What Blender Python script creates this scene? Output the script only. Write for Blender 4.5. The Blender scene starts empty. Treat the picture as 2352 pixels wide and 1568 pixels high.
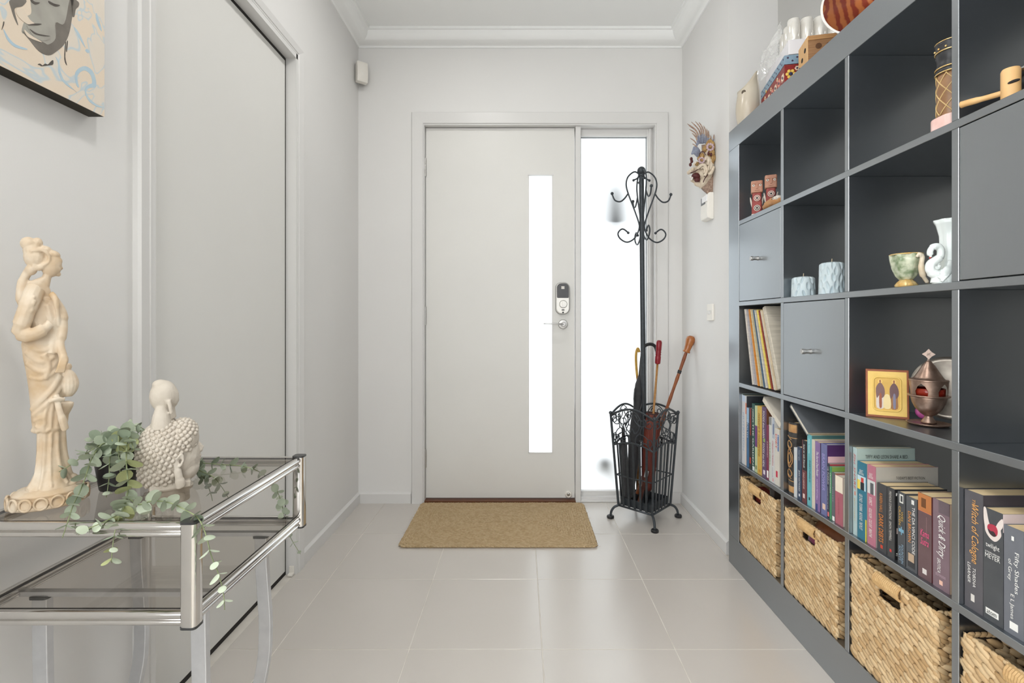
import bpy, bmesh, math, random
from mathutils import Vector, Matrix, Euler, noise as mnoise
random.seed(7)
PI = math.pi
scene = bpy.context.scene
COL = scene.collection

# ------------------------------------------------------------------ camera
FPX, PX, PY, CH = 1122.0, 1196.0, 740.0, 1.0      # focal length and principal point in px of the 2352 frame, camera height
cam_d = bpy.data.cameras.new('camera'); cam = bpy.data.objects.new('camera', cam_d); COL.objects.link(cam)
cam.location = (0, 0, CH); cam.rotation_euler = (PI/2, 0, 0)
cam_d.sensor_fit = 'HORIZONTAL'; cam_d.sensor_width = 36.0; cam_d.lens = 36.0*FPX/2352.0
cam_d.shift_x = -(PX-1176.0)/2352.0; cam_d.shift_y = -(784.0-PY)/2352.0
cam_d.clip_start = 0.02
scene.camera = cam

# ------------------------------------------------------------------ light
w = bpy.data.worlds.new('sky'); scene.world = w; w.use_nodes = True
bg = w.node_tree.nodes['Background']; bg.inputs[0].default_value = (0.965, 0.985, 1.0, 1); bg.inputs[1].default_value = 2.7
vs = scene.view_settings
vs.view_transform = 'Standard'; vs.look = 'None'; vs.exposure = -0.08; vs.gamma = 1.0; vs.use_curve_mapping = False

def area(name, loc, rot, size, power, color=(1, 1, 1), shape='RECTANGLE', sy=None, spread=PI):
    l = bpy.data.lights.new(name, 'AREA'); l.shape = shape; l.size = size
    if sy: l.size_y = sy
    l.energy = power; l.color = color; l.spread = spread
    o = bpy.data.objects.new(name, l); COL.objects.link(o); o.location = loc; o.rotation_euler = rot
    return o
# added soft fill lights outside unseen openings behind and beside the camera
area('rear_fill_light', (0.5, -3.12, 1.35), (PI/2, 0, 0), 2.6, 4, (1, 1, 1), sy=1.9)
area('left_fill_light', (-1.04, -0.55, 1.45), (PI/2, 0, -PI/2), 1.6, 34, (0.97, 0.99, 1), sy=1.4)  # added to brighten the shelf fronts and the right wall
CEILING_FILL = 40
DOWNLIGHTS = [((-0.25, 1.80), 5.0), ((-0.15, 0.60), 7.0), ((0.0, -0.9), 5), ((1.75, 2.45), 11.0), ((2.6, 0.7), 2.0)]

# ------------------------------------------------------------------ helpers
LOC = {}
def tag(o, label=None, cat=None, group=None, kind=None):
    if label: o['label'] = label
    if cat: o['category'] = cat
    if group: o['group'] = group
    if kind: o['kind'] = kind
    return o
def thing(name, label, cat, loc, group=None):
    o = bpy.data.objects.new(name, None); COL.objects.link(o); o.location = loc; o.empty_display_size = 0.05
    LOC[o] = Vector(loc); return tag(o, label, cat, group)
class MB:
    def __init__(s): s.v = []; s.f = []; s.m = []
    def add(s, verts, faces, M=None, mi=0):
        b = len(s.v)
        s.v += [(M @ Vector(p))[:] if M is not None else tuple(p) for p in verts]
        s.f += [tuple(b+i for i in f) for f in faces]; s.m += [mi]*len(faces); return s
    def box(s, x0, x1, y0, y1, z0, z1, M=None, mi=0):
        v = [(x0,y0,z0),(x1,y0,z0),(x1,y1,z0),(x0,y1,z0),(x0,y0,z1),(x1,y0,z1),(x1,y1,z1),(x0,y1,z1)]
        return s.add(v, [(0,3,2,1),(4,5,6,7),(0,1,5,4),(1,2,6,5),(2,3,7,6),(3,0,4,7)], M, mi)
    def tube(s, pts, r, n=8, caps=True, closed=False, M=None, mi=0, flat=None):
        pts = [Vector(p) for p in pts]; N = len(pts)
        rs = r if isinstance(r, (list, tuple)) else [r]*N
        up = None; vs_ = []
        for i, p in enumerate(pts):
            if closed: t = pts[(i+1) % N]-pts[i-1]
            else: t = pts[min(i+1, N-1)]-pts[max(i-1, 0)]
            if t.length < 1e-9: t = Vector((0, 0, 1))
            t.normalize()
            if up is None:
                up = Vector((0, 0, 1)) if abs(t.z) < 0.9 else Vector((1, 0, 0))
                up = (up-t*up.dot(t)).normalized()
            else:
                up = up-t*up.dot(t)
                up = up.normalized() if up.length > 1e-6 else t.orthogonal().normalized()
            bi = t.cross(up)
            fa, fb = flat if flat else (1, 1)
            for k in range(n):
                a = 2*PI*k/n
                vs_.append((p+(up*math.cos(a)*fa+bi*math.sin(a)*fb)*rs[i])[:])
        fs = []
        for i in range(N if closed else N-1):
            j = (i+1) % N
            for k in range(n):
                l = (k+1) % n
                fs.append((i*n+k, i*n+l, j*n+l, j*n+k))
        if caps and not closed:
            fs.append(tuple(range(n))[::-1]); fs.append(tuple((N-1)*n+k for k in range(n)))
        return s.add(vs_, fs, M, mi)
    def lathe(s, prof, n=32, M=None, mi=0, fn=None, sx=1, sy=1):
        vs_ = []; fs = []
        for i, (r, z) in enumerate(prof):
            for k in range(n):
                a = 2*PI*k/n; q = fn(r, z, a, i) if fn else r
                vs_.append((q*math.cos(a)*sx, q*math.sin(a)*sy, z))
        for i in range(len(prof)-1):
            for k in range(n):
                l = (k+1) % n; fs.append((i*n+k, i*n+l, (i+1)*n+l, (i+1)*n+k))
        if prof[0][0] > 1e-5: fs.append(tuple(range(n))[::-1])
        if prof[-1][0] > 1e-5: fs.append(tuple((len(prof)-1)*n+k for k in range(n)))
        return s.add(vs_, fs, M, mi)
    def ball(s, c, r, n=12, m=8, M=None, mi=0):
        if not isinstance(r, (tuple, list)): r = (r, r, r)
        vs_ = [(c[0], c[1], c[2]-r[2])]; fs = []
        for i in range(1, m):
            t = -PI/2+PI*i/m
            for k in range(n):
                a = 2*PI*k/n
                vs_.append((c[0]+r[0]*math.cos(t)*math.cos(a), c[1]+r[1]*math.cos(t)*math.sin(a), c[2]+r[2]*math.sin(t)))
        vs_.append((c[0], c[1], c[2]+r[2])); L = len(vs_)-1
        for k in range(n):
            l = (k+1) % n
            fs.append((0, 1+l, 1+k)); fs.append((L, L-n+k, L-n+l))
            for i in range(m-2): fs.append((1+i*n+k, 1+i*n+l, 1+(i+1)*n+l, 1+(i+1)*n+k))
        return s.add(vs_, fs, M, mi)
    def prism(s, poly, d, M=None, mi=0):           # poly in local xy, extruded along local z by d
        n = len(poly)
        v = [(p[0], p[1], 0) for p in poly]+[(p[0], p[1], d) for p in poly]
        f = [tuple(range(n))[::-1], tuple(range(n, 2*n))]+[(i, (i+1) % n, n+(i+1) % n, n+i) for i in range(n)]
        return s.add(v, f, M, mi)
def spline(pts, k=6, closed=False):
    P_ = [Vector(p) for p in pts]; n = len(P_); out = []
    rng = range(n) if closed else range(n-1)
    for i in rng:
        if closed: a, b, c, d = P_[i-1], P_[i], P_[(i+1) % n], P_[(i+2) % n]
        else: a, b, c, d = P_[max(i-1, 0)], P_[i], P_[i+1], P_[min(i+2, n-1)]
        for j in range(k):
            t = j/k
            out.append(0.5*((2*b)+(c-a)*t+(2*a-5*b+4*c-d)*t*t+(3*b-a-3*c+d)*t**3))
    if not closed: out.append(P_[-1])
    return out
def obj(name, mb, m, parent=None, smooth=False, bevel=0, seg=2, label=None, kind=None, auto=False, recalc=True):
    me = bpy.data.meshes.new(name); off = LOC.get(parent, Vector((0, 0, 0))) if parent is not None else Vector((0, 0, 0))
    me.from_pydata([(p[0]-off.x, p[1]-off.y, p[2]-off.z) for p in mb.v], [], mb.f)
    ms = m if isinstance(m, (list, tuple)) else [m]
    for q in ms: me.materials.append(q)
    if len(ms) > 1:
        for p, i in zip(me.polygons, mb.m): p.material_index = i
    if recalc or bevel:
        b = bmesh.new(); b.from_mesh(me)
        if recalc: bmesh.ops.recalc_face_normals(b, faces=b.faces)
        if bevel:
            ed = [e for e in b.edges if len(e.link_faces) == 2 and e.calc_face_angle(0) > 0.6]
            bmesh.ops.bevel(b, geom=ed, offset=bevel, segments=seg, affect='EDGES', profile=0.5, clamp_overlap=True)
        b.to_mesh(me); b.free()
    if smooth: me.shade_smooth()
    if auto:
        me.shade_smooth(); 
        try: me.set_sharp_from_angle(angle=0.7)
        except Exception: pass
    o = bpy.data.objects.new(name, me); COL.objects.link(o)
    if parent is not None: o.parent = parent
    LOC[o] = off if parent is not None else Vector((0, 0, 0))
    if label: o['label'] = label
    if kind: o['kind'] = kind
    return o
def single(name, mb, m, label, cat, loc, group=None, **k):           # a thing that is one mesh, origin at its base
    me_root = bpy.data.objects.new('tmp', None); LOC[me_root] = Vector(loc)
    o = obj(name, mb, m, me_root, **k); o.parent = None; o.location = loc; bpy.data.objects.remove(me_root)
    LOC[o] = Vector(loc)
    return tag(o, label, cat, group)
def remesh(o, vox, smooth_it=2, fac=0.5):
    md = o.modifiers.new('r', 'REMESH'); md.mode = 'VOXEL'; md.voxel_size = vox
    if smooth_it:
        ms = o.modifiers.new('s', 'SMOOTH'); ms.iterations = smooth_it; ms.factor = fac
    dg = bpy.context.evaluated_depsgraph_get(); dg.update()
    me = bpy.data.meshes.new_from_object(o.evaluated_get(dg)); mats = [s_.material for s_ in o.material_slots]
    o.modifiers.clear(); old = o.data; o.data = me; bpy.data.meshes.remove(old)
    me.materials.clear()
    for q in mats: me.materials.append(q)
    me.shade_smooth(); return o
def at(x, y, D): return Vector(((x-PX)*D/FPX, D, CH-(y-PY)*D/FPX))   # a measured image point at distance D into the room
def T(loc=(0, 0, 0), rx=0, ry=0, rz=0, s=1):
    S = Matrix.Diagonal((s, s, s, 1)) if not isinstance(s, (tuple, list)) else Matrix.Diagonal((*s, 1))
    return Matrix.Translation(loc) @ Euler((rx, ry, rz), 'XYZ').to_matrix().to_4x4() @ S
def basis(o, x, y, z=None):
    x = Vector(x).normalized(); y = Vector(y).normalized(); z = Vector(z) if z else x.cross(y)
    return Matrix(((x.x, y.x, z.x, o[0]), (x.y, y.y, z.y, o[1]), (x.z, y.z, z.z, o[2]), (0, 0, 0, 1)))

# ------------------------------------------------------------------ materials
MATS = {}
def srgb(r, g, b): return tuple(((c/255)/12.92 if c/255 <= 0.04045 else ((c/255+0.055)/1.055)**2.4) for c in (r, g, b))
def pm(name, col, rough=0.5, metal=0.0, c2=None, nscale=30, namt=1.0, bump=0, bscale=80, spec=0.5, coat=0, stretch=None,
       trans=0, ior=1.45, alpha=1, island=None, tex='noise', detail=3, sheen=0, sub=0):
    if name in MATS: return MATS[name]
    m = bpy.data.materials.new(name); m.use_nodes = True; MATS[name] = m
    nt = m.node_tree; P_ = nt.nodes['Principled BSDF']
    P_.inputs['Base Color'].default_value = (*col, 1); P_.inputs['Roughness'].default_value = rough
    P_.inputs['Metallic'].default_value = metal; P_.inputs['Specular IOR Level'].default_value = spec
    P_.inputs['IOR'].default_value = ior
    if coat: P_.inputs['Coat Weight'].default_value = coat; P_.inputs['Coat Roughness'].default_value = 0.15
    if trans: P_.inputs['Transmission Weight'].default_value = trans
    if alpha < 1: P_.inputs['Alpha'].default_value = alpha
    if sheen: P_.inputs['Sheen Weight'].default_value = sheen
    if sub: P_.inputs['Subsurface Weight'].default_value = sub; P_.inputs['Subsurface Radius'].default_value = (.02, .015, .01)
    vec = None
    if c2 or bump:
        tc = nt.nodes.new('ShaderNodeTexCoord'); mp = nt.nodes.new('ShaderNodeMapping')
        nt.links.new(tc.outputs['Object'], mp.inputs[0]); vec = mp.outputs[0]
        if stretch: mp.inputs['Scale'].default_value = stretch
    src = None
    if c2:
        if island:
            g = nt.nodes.new('ShaderNodeNewGeometry'); src = g.outputs['Random Per Island']
        else:
            if tex == 'wave':
                n = nt.nodes.new('ShaderNodeTexWave'); n.inputs['Scale'].default_value = nscale; n.inputs['Distortion'].default_value = 6; n.inputs['Detail'].default_value = 3
                src = n.outputs['Fac']
            elif tex == 'voronoi':
                n = nt.nodes.new('ShaderNodeTexVoronoi'); n.inputs['Scale'].default_value = nscale; src = n.outputs['Distance']
            else:
                n = nt.nodes.new('ShaderNodeTexNoise'); n.inputs['Scale'].default_value = nscale; n.inputs['Detail'].default_value = detail
                src = n.outputs['Fac']
            nt.links.new(vec, n.inputs['Vector'])
        rp = nt.nodes.new('ShaderNodeValToRGB'); a = rp.color_ramp.elements
        lo = 0.5-0.5/max(namt, .01) if not island else 0; hi = 1-lo
        if not island: lo, hi = max(0, 0.5-0.22/namt), min(1, 0.5+0.22/namt)
        a[0].position = lo; a[1].position = hi; a[0].color = (*col, 1); a[1].color = (*c2, 1)
        nt.links.new(src, rp.inputs[0]); nt.links.new(rp.outputs[0], P_.inputs['Base Color'])
    if bump:
        nb = nt.nodes.new('ShaderNodeTexNoise'); nb.inputs['Scale'].default_value = bscale; nb.inputs['Detail'].default_value = 4
        nt.links.new(vec, nb.inputs['Vector'])
        bp = nt.nodes.new('ShaderNodeBump'); bp.inputs['Strength'].default_value = bump; bp.inputs['Distance'].default_value = 0.002
        nt.links.new(nb.outputs['Fac'], bp.inputs['Height']); nt.links.new(bp.outputs[0], P_.inputs['Normal'])
    return m
WALL = pm('wall_paint', srgb(229, 228, 226), 0.55, c2=srgb(227, 226, 224), nscale=3, bump=0.05, bscale=220, spec=0.3)
CEIL = pm('ceiling_paint', srgb(248, 249, 248), 0.8, c2=srgb(246, 247, 246), nscale=2, spec=0.2)
TRIM = pm('trim_gloss', srgb(222, 221, 219), 0.32, c2=srgb(220, 219, 217), nscale=4, spec=0.5)
DOORM = pm('door_paint', srgb(226, 225, 221), 0.38, c2=srgb(224, 223, 219), nscale=5, spec=0.45)
DARK = pm('shadow_gap', (0.02, 0.018, 0.016), 0.8, c2=(0.025, 0.02, 0.018), nscale=50)
CHROME = pm('chrome', (0.72, 0.70, 0.67), 0.10, 1.0, c2=(0.66, 0.64, 0.62), nscale=20)
STEEL = pm('brushed_steel', (0.50, 0.49, 0.47), 0.32, 1.0, c2=(0.44, 0.43, 0.42), nscale=60)
PLASTIC = pm('white_plastic', srgb(238, 234, 226), 0.35, c2=srgb(234, 230, 222), nscale=12)
BLACKP = pm('black_plastic', (0.012, 0.012, 0.013), 0.4, c2=(0.018, 0.018, 0.02), nscale=20)
# ------------------------------------------------------------------ the setting
XL, XR, YB, ZC = -0.901, 0.896, 2.71, 2.59        # left wall, right wall, back wall, ceiling
PIER_Y, PIER_X = 2.10, 1.106
def struct(o): return tag(o, kind='structure')
def casing_u(path, prof, place, closed=False):
    mb = MB(); n = len(path); k = len(prof); vs_ = []
    for (u, z, du, dz) in path:
        for (o, d) in prof: vs_.append(place(u+du*o, z+dz*o, d))
    fs = []
    for i in range(n-1):
        for j in range(k):
            l = (j+1) % k; fs.append((i*k+j, i*k+l, (i+1)*k+l, (i+1)*k+j))
    fs.append(tuple(range(k))); fs.append(tuple((n-1)*k+j for j in range(k))[::-1])
    return mb.add(vs_, fs)

# floor: grout bed and the tiles laid on it
GROUT = pm('grout', srgb(226, 221, 213), 0.8, c2=srgb(206, 200, 190), nscale=12)
def tile_mat():
    m = pm('porcelain_tile', srgb(206, 200, 193), 0.30, c2=srgb(200, 194, 187), nscale=2.5, namt=0.6, bump=0.008, bscale=400, spec=0.5, ior=1.95)
    nt = m.node_tree; P_ = nt.nodes['Principled BSDF']
    n = nt.nodes.new('ShaderNodeTexNoise'); n.inputs['Scale'].default_value = 6; n.inputs['Detail'].default_value = 4
    r = nt.nodes.new('ShaderNodeMapRange'); r.inputs[3].default_value = 0.22; r.inputs[4].default_value = 0.26
    nt.links.new(n.outputs['Fac'], r.inputs[0]); nt.links.new(r.outputs[0], P_.inputs['Roughness']); return m
TILE = tile_mat()
fl = struct(obj('floor', MB().box(-1.05, 4.05, -3.05, 3.05, -0.06, -0.0012), GROUT))
T0, TP, TG = 0.0656, 0.407, 0.0032
xs = [T0+TP*k for k in range(-2, 8)]; ys = [1.9017+TP*k for k in range(-5, 3)]
xb = [XL]+xs; yb = ys+[YB]
yb = sorted(set([y for y in yb if y <= YB])); yb = [y for y in yb if y < YB-0.05]+[YB]
cache = {}
for i in range(len(xb)-1):
    for j in range(len(yb)-1):
        x0, x1, y0, y1 = xb[i], xb[i+1], yb[j], yb[j+1]
        if y1 > PIER_Y:
            if x0 > XR-0.02: continue
            x1 = min(x1, XR)
        wx, wy = x1-x0-TG, y1-y0-TG
        key = (round(wx, 4), round(wy, 4))
        if key not in cache:
            o = obj('tile', MB().box(-wx/2, wx/2, -wy/2, wy/2, -0.004, 0), TILE, fl, bevel=0.0006, seg=1); cache[key] = o.data
        else:
            o = bpy.data.objects.new('tile', cache[key]); COL.objects.link(o); o.parent = fl
        o.location = ((x0+x1)/2, (y0+y1)/2, 0)

# walls
OX0, OX1, OZ = -0.5386, 0.7512, 2.0966            # opening for door and sidelight
wb = MB(); wb.box(XL-0.12, OX0, YB, YB+0.12, 0, ZC+.1).box(OX1, PIER_X, YB, YB+0.12, 0, ZC+.1).box(OX0, OX1, YB, YB+0.12, OZ, ZC+.1)
struct(obj('wall_back', wb, WALL))
DY0, DY1, DZ = 1.181, 1.949, 2.066
LWY0, LWY1, LWZ0, LWZ1 = -1.35, 0.25, 0.75, 2.15
wl = MB(); wl.box(XL-0.12, XL, -3.0, LWY0, 0, ZC+.1).box(XL-0.12, XL, LWY1, DY0, 0, ZC+.1).box(XL-0.12, XL, LWY0, LWY1, 0, LWZ0).box(XL-0.12, XL, LWY0, LWY1, LWZ1, ZC+.1).box(XL-0.12, XL, DY1, YB, 0, ZC+.1).box(XL-0.12, XL, DY0, DY1, DZ, ZC+.1)
struct(obj('wall_left', wl, WALL))
struct(obj('wall_right', MB().box(XR, PIER_X, PIER_Y, YB, 0, ZC+.1).box(XR+.05, PIER_X, YB+.12, 3.05, 0, ZC+.1), WALL))
sw = MB(); sw.box(PIER_X, 4.0, 2.95, 3.05, 0, ZC+.1).box(4.0, 4.1, -3.0, 3.05, 0, ZC+.1).box(XL-0.12, -.8, -3.1, -3.0, 0, ZC+.1).box(1.8, 4.1, -3.1, -3.0, 0, ZC+.1).box(-.8, 1.8, -3.1, -3.0, 0, .4).box(-.8, 1.8, -3.1, -3.0, 2.3, ZC+.1).box(0.98, 4.0, 0.06, 0.16, 0, ZC)  # last box: unseen partition added to keep the shelf cubes dark
struct(obj('wall_side_room', sw, pm('side_room_paint', srgb(206, 205, 202), 0.6, c2=srgb(203, 202, 199), nscale=3)))
struct(obj('ceiling', MB().box(XL-0.12, 4.1, -3.1, 3.05, ZC, ZC+0.08), CEIL))
# cornice
cp = [(0, 2.519), (0.007, 2.519), (0.009, 2.524), (0.014, 2.527)]+[(0.014+0.062*math.sin(a), 2.527+0.046*(1-math.cos(a))) for a in [PI/2*t/8 for t in range(1, 9)]]+[(0.0785, 2.576), (0.0876, 2.577), (0.0885, ZC), (0, ZC)]
cv = MB(); vs_ = []
for (x, y, dx, dy) in [(XL, -2.99, 1, 0), (XL, YB, 1, -1), (XR, YB, -1, -1), (XR, PIER_Y, -1, 0)]:
    for (o_, z) in cp: vs_.append((x+dx*o_, y+dy*o_, z))
k = len(cp); cv.add(vs_, [(i*k+j, i*k+j+1, (i+1)*k+j+1, (i+1)*k+j) for i in range(3) for j in range(k-1)])
struct(obj('trim_1', cv, CEIL, auto=True))
# baseboards
bp_ = [(0, 0.060), (0.004, 0.060), (0.013, 0.0515), (0.013, 0), (0, 0)]
def base(name, a, b):
    mb = MB(); v = []
    for (x, y, dx, dy) in (a, b):
        for (o_, z) in bp_: v.append((x+dx*o_, y+dy*o_, z))
    n = len(bp_); mb.add(v, [(j, (j+1) % n, n+(j+1) % n, n+j) for j in range(n)]+[tuple(range(n)), tuple(range(n, 2*n))[::-1]])
    return struct(obj(name, mb, TRIM))
base('baseboard_left', (XL, 1.995, 1, 0), (XL, YB, 1, -1))
base('baseboard_near_left', (XL, -2.99, 1, 0), (XL, 1.147, 1, 0))
base('baseboard_back', (XL, YB, 1, -1), (-0.606, YB, 0, -1))
base('baseboard_corner', (0.8164, YB, 0, -1), (XR, YB, -1, -1))
base('baseboard_right', (XR, YB, -1, -1), (XR, PIER_Y, -1, 0))
# casings
pb = [(0, 0), (0, 0.013), (0.004, 0.016), (0.060, 0.018), (0.065, 0.011), (0.065, 0)]
cb = casing_u([(OX0, 0, -1, 0), (OX0, OZ, -1, 1), (OX1, OZ, 1, 1), (OX1, 0, 1, 0)], pb, lambda u, z, d: (u, YB-d, z))
struct(obj('trim_2', cb, TRIM))
pl = [(0, 0), (0, 0.012), (0.006, 0.012), (0.010, 0.015), (0.012, 0.0125), (0.043, 0.018), (0.047, 0.012), (0.047, 0)]
pl2 = [(o_*0.78, d) for o_, d in pl]
cl = casing_u([(DY0, 0, -1, 0), (DY0, DZ, -1, 0.75), (DY1, DZ, 1, 0.75), (DY1, 0, 1, 0)], pl, lambda u, z, d: (XL+d, u, z))
struct(obj('trim_3', cl, TRIM))
# ---- front door, jambs and sidelight
YD = 2.733                                        # room face of the door slab
SX0, SX1, SZ0, SZ1 = -0.5300, 0.3005, 0.0195, 2.0860
j = MB()
j.box(OX0, SX0-0.003, YB-0.012, YB+0.12, 0, OZ).box(0.7435, OX1, YB-0.012, YB+0.12, 0, OZ).box(OX0, OX1, YB-0.011, YB+0.12, SZ1+0.003, OZ)
j.box(0.3045, 0.3335, YB+0.002, YB+0.12, 0, SZ1+.003)
j.box(SX0, 0.3045, YD+0.042, YB+0.12, SZ1-.012, SZ1+0.003)
struct(obj('trim_4', j, TRIM, bevel=0.0015, seg=1))
struct(obj('trim_5', MB().box(SX0-.003, 0.3045, 2.699, 2.83, 0, 0.013), pm('threshold_wood', srgb(112, 66, 32), 0.5, c2=srgb(84, 48, 22), nscale=40, stretch=(1, 8, 8)), bevel=0.002))
GX0, GX1, GZ0, GZ1 = 0.0428, 0.1795, 0.268, 1.8265
d1 = MB(); ys0, ys1 = YD, YD+0.040
d1.box(SX0, GX0, ys0, ys1, SZ0, SZ1).box(GX1, SX1, ys0, ys1, SZ0, SZ1).box(GX0, GX1, ys0, ys1, SZ0, GZ0).box(GX0, GX1, ys0, ys1, GZ1, SZ1)
door1 = struct(obj('door_1', d1, DOORM))
LOC[door1] = Vector((0, 0, 0))
def frosted():
    m = bpy.data.materials.new('frosted_glass'); m.use_nodes = True; nt = m.node_tree; nt.nodes.clear()
    out = nt.nodes.new('ShaderNodeOutputMaterial'); mix = nt.nodes.new('ShaderNodeMixShader'); tr = nt.nodes.new('ShaderNodeBsdfTranslucent')
    gl = nt.nodes.new('ShaderNodeBsdfGlossy'); fr = nt.nodes.new('ShaderNodeFresnel'); fr.inputs[0].default_value = 1.35
    tr.inputs[0].default_value = (0.93, 0.96, 0.97, 1); gl.inputs['Roughness'].default_value = 0.25
    nt.links.new(fr.outputs[0], mix.inputs[0]); nt.links.new(tr.outputs[0], mix.inputs[1]); nt.links.new(gl.outputs[0], mix.inputs[2])
    nt.links.new(mix.outputs[0], out.inputs[0]); return m
FROST = frosted()
def pane(x0, x1, y, z0, z1): return MB().add([(x0, y, z0), (x1, y, z0), (x1, y, z1), (x0, y, z1)], [(0, 1, 2, 3)])
obj('glass_strip', pane(GX0, GX1, YD+0.02, GZ0, GZ1), FROST, door1, recalc=False, label='narrow frosted glass strip')
bead = MB(); bw = 0.004
bead.box(GX0, GX0+bw, YD-0.001, YD+0.012, GZ0, GZ1).box(GX1-bw, GX1, YD-0.001, YD+0.012, GZ0, GZ1).box(GX0-.004, GX1+.004, YD-0.004, YD+0.012, GZ1-bw, GZ1+.003).box(GX0, GX1, YD-0.001, YD+0.012, GZ0, GZ0+bw)
obj('glazing_bead', bead, TRIM, door1)
for yy in (385, 725, 1052):
    z = CH-(yy-PY)*YD/FPX; h = MB()
    for q in range(3): h.tube([(SX0-0.002, YD-0.006, z-0.05+q*0.034), (SX0-0.002, YD-0.006, z-0.05+q*0.034+0.032)], 0.0055, 10)
    h.tube([(SX0-0.002, YD-0.006, z-0.053), (SX0-0.002, YD-0.006, z+0.054)], 0.0035, 8)
    obj('hinge', h, STEEL, door1, auto=True)
# smart lock, handle, door stop
LX, LZ = (1293-PX)*2.70/FPX, CH-(684.5-PY)*2.70/FPX
def rrect(w, h, r, n=6, rt=None):
    pts = []
    for (cx, cy, a0, rr) in ((w/2, -h/2, -PI/2, r), (w/2, h/2, 0, rt or r), (-w/2, h/2, PI/2, rt or r), (-w/2, -h/2, PI, r)):
        sx = 1 if cx > 0 else -1; sy = 1 if cy > 0 else -1
        for i in range(n+1):
            a = a0+PI/2*i/n; pts.append((cx-sx*rr+rr*math.cos(a), cy-sy*rr+rr*math.sin(a)))
    return pts
BK = basis((LX, YD, LZ), (1, 0, 0), (0, 0, 1))     # local z points into the room (-Y)
SILVER = pm('satin_silver', (0.60, 0.58, 0.54), 0.36, 0.85, c2=(0.56, 0.55, 0.52), nscale=90)
lk = obj('lock', MB().prism(rrect(0.076, 0.174, 0.030), 0.010, BK).prism(rrect(0.070, 0.168, 0.028), 0.028, BK), SILVER, door1, bevel=0.0015)
obj('lock_surround', MB().prism(rrect(0.079, 0.177, 0.0315), 0.006, BK), BLACKP, lk)
obj('keypad_cover', MB().prism([(x, y+0.042) for x, y in rrect(0.066, 0.081, 0.006, rt=0.024)], 0.0305, BK), pm('dark_grey_plastic', srgb(82, 82, 84), 0.35, c2=srgb(76, 76, 78), nscale=20), lk, bevel=0.001)
lg = MB()
lg.prism([(x, y+0.062) for x, y in rrect(0.018, 0.007, 0.002)], 0.031, BK).prism([(x, y+0.054) for x, y in rrect(0.018, 0.006, 0.002)], 0.031, BK)
obj('badge', lg, PLASTIC, lk)
tk = MB(); Mt = BK @ T((0.002, -0.033, 0))
tk.lathe([(0.022, 0.028), (0.022, 0.031), (0.019, 0.034), (0, 0.034)], 28, Mt); tk.prism(rrect(0.010, 0.034, 0.005), 0.042, Mt)
obj('thumb_turn', tk, SILVER, lk, auto=True)
obj('sensor', MB().prism([(x+.001, y-0.065) for x, y in rrect(0.016, 0.006, 0.002)], 0.0285, BK).lathe([(0.005, 0.0), (0.005, 0.0288), (0, .0288)], 14, BK @ T((0.001, -0.079, 0))), BLACKP, lk)
HX, HZ = (1294-PX)*2.70/FPX, CH-(744.4-PY)*2.70/FPX; BH = basis((HX, YD, HZ), (1, 0, 0), (0, 0, 1))
hd = MB(); hd.lathe([(0.0265, 0), (0.0265, 0.007), (0.0235, 0.011), (0.012, 0.012), (0.011, 0.03), (0.0115, 0.048), (0.009, 0.052), (0, 0.052)], 28, BH)
hd.tube([(BH @ Vector(p))[:] for p in spline([(0, 0, 0.044), (-0.02, 0.001, 0.050), (-0.05, 0.002, 0.052), (-0.085, 0.003, 0.050), (-0.108, 0.003, 0.044)], 5)], 0.0095, 10, flat=(0.45, 1))
obj('lever_handle', hd, STEEL, door1, auto=True)
DX, DZ_ = (1306-PX)*2.72/FPX, CH-(1136-PY)*2.72/FPX; BS = basis((DX, YD, DZ_), (1, 0, 0), (0, 0, 1))
ds = obj('door_stop', MB().lathe([(0.019, 0), (0.0185, 0.010), (0.015, 0.014), (0.011, 0.014), (0.010, 0.008), (0, 0.008)], 24, BS), PLASTIC, door1, auto=True)
obj('screw', MB().lathe([(0.0085, 0.006), (0.0085, 0.0105), (0.004, 0.012), (0, 0.011)], 14, BS), STEEL, ds, auto=True)
# sidelight window
WX0, WX1, WY = 0.3335, 0.7435, 2.775
win = MB()
win.box(WX0, WX0+0.0055, WY-0.02, WY+0.03, 0.05, SZ1+.003).box(0.7135, WX1, WY-0.024, WY+0.03, 0, SZ1+.003).box(WX0, WX1, WY-0.022, WY+0.03, 2.049, SZ1+.003)
win.box(0.7215, 0.731, WY-0.036, WY-0.02, 0.03, SZ1).box(WX0, WX1, WY-0.022, WY+0.03, 0, 0.050).box(WX0, WX1, WY-0.046, WY+0.0, 0, 0.026).box(WX0, WX1, YB+0.003, WY, 0, 0.012)
win1 = struct(obj('window_1', win, TRIM, bevel=0.0015, seg=1)); LOC[win1] = Vector((0, 0, 0))
obj('glass_pane', pane(WX0, 0.716, WY+0.004, 0.045, 2.053), FROST, win1, recalc=False, label='frosted glass pane lit by daylight')
gk = MB(); g0, g1 = WX0+0.0055, 0.7135
gk.box(g0, g0+.0035, WY-.002, WY+.003, 0.05, 2.049).box(g1-.0035, g1, WY-.002, WY+.003, .05, 2.049).box(g0, g1, WY-.002, WY+.003, 2.0455, 2.049)
obj('gasket', gk, pm('gasket_grey', srgb(120, 128, 134), 0.6, c2=srgb(150, 158, 162), nscale=60), win1)
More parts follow.
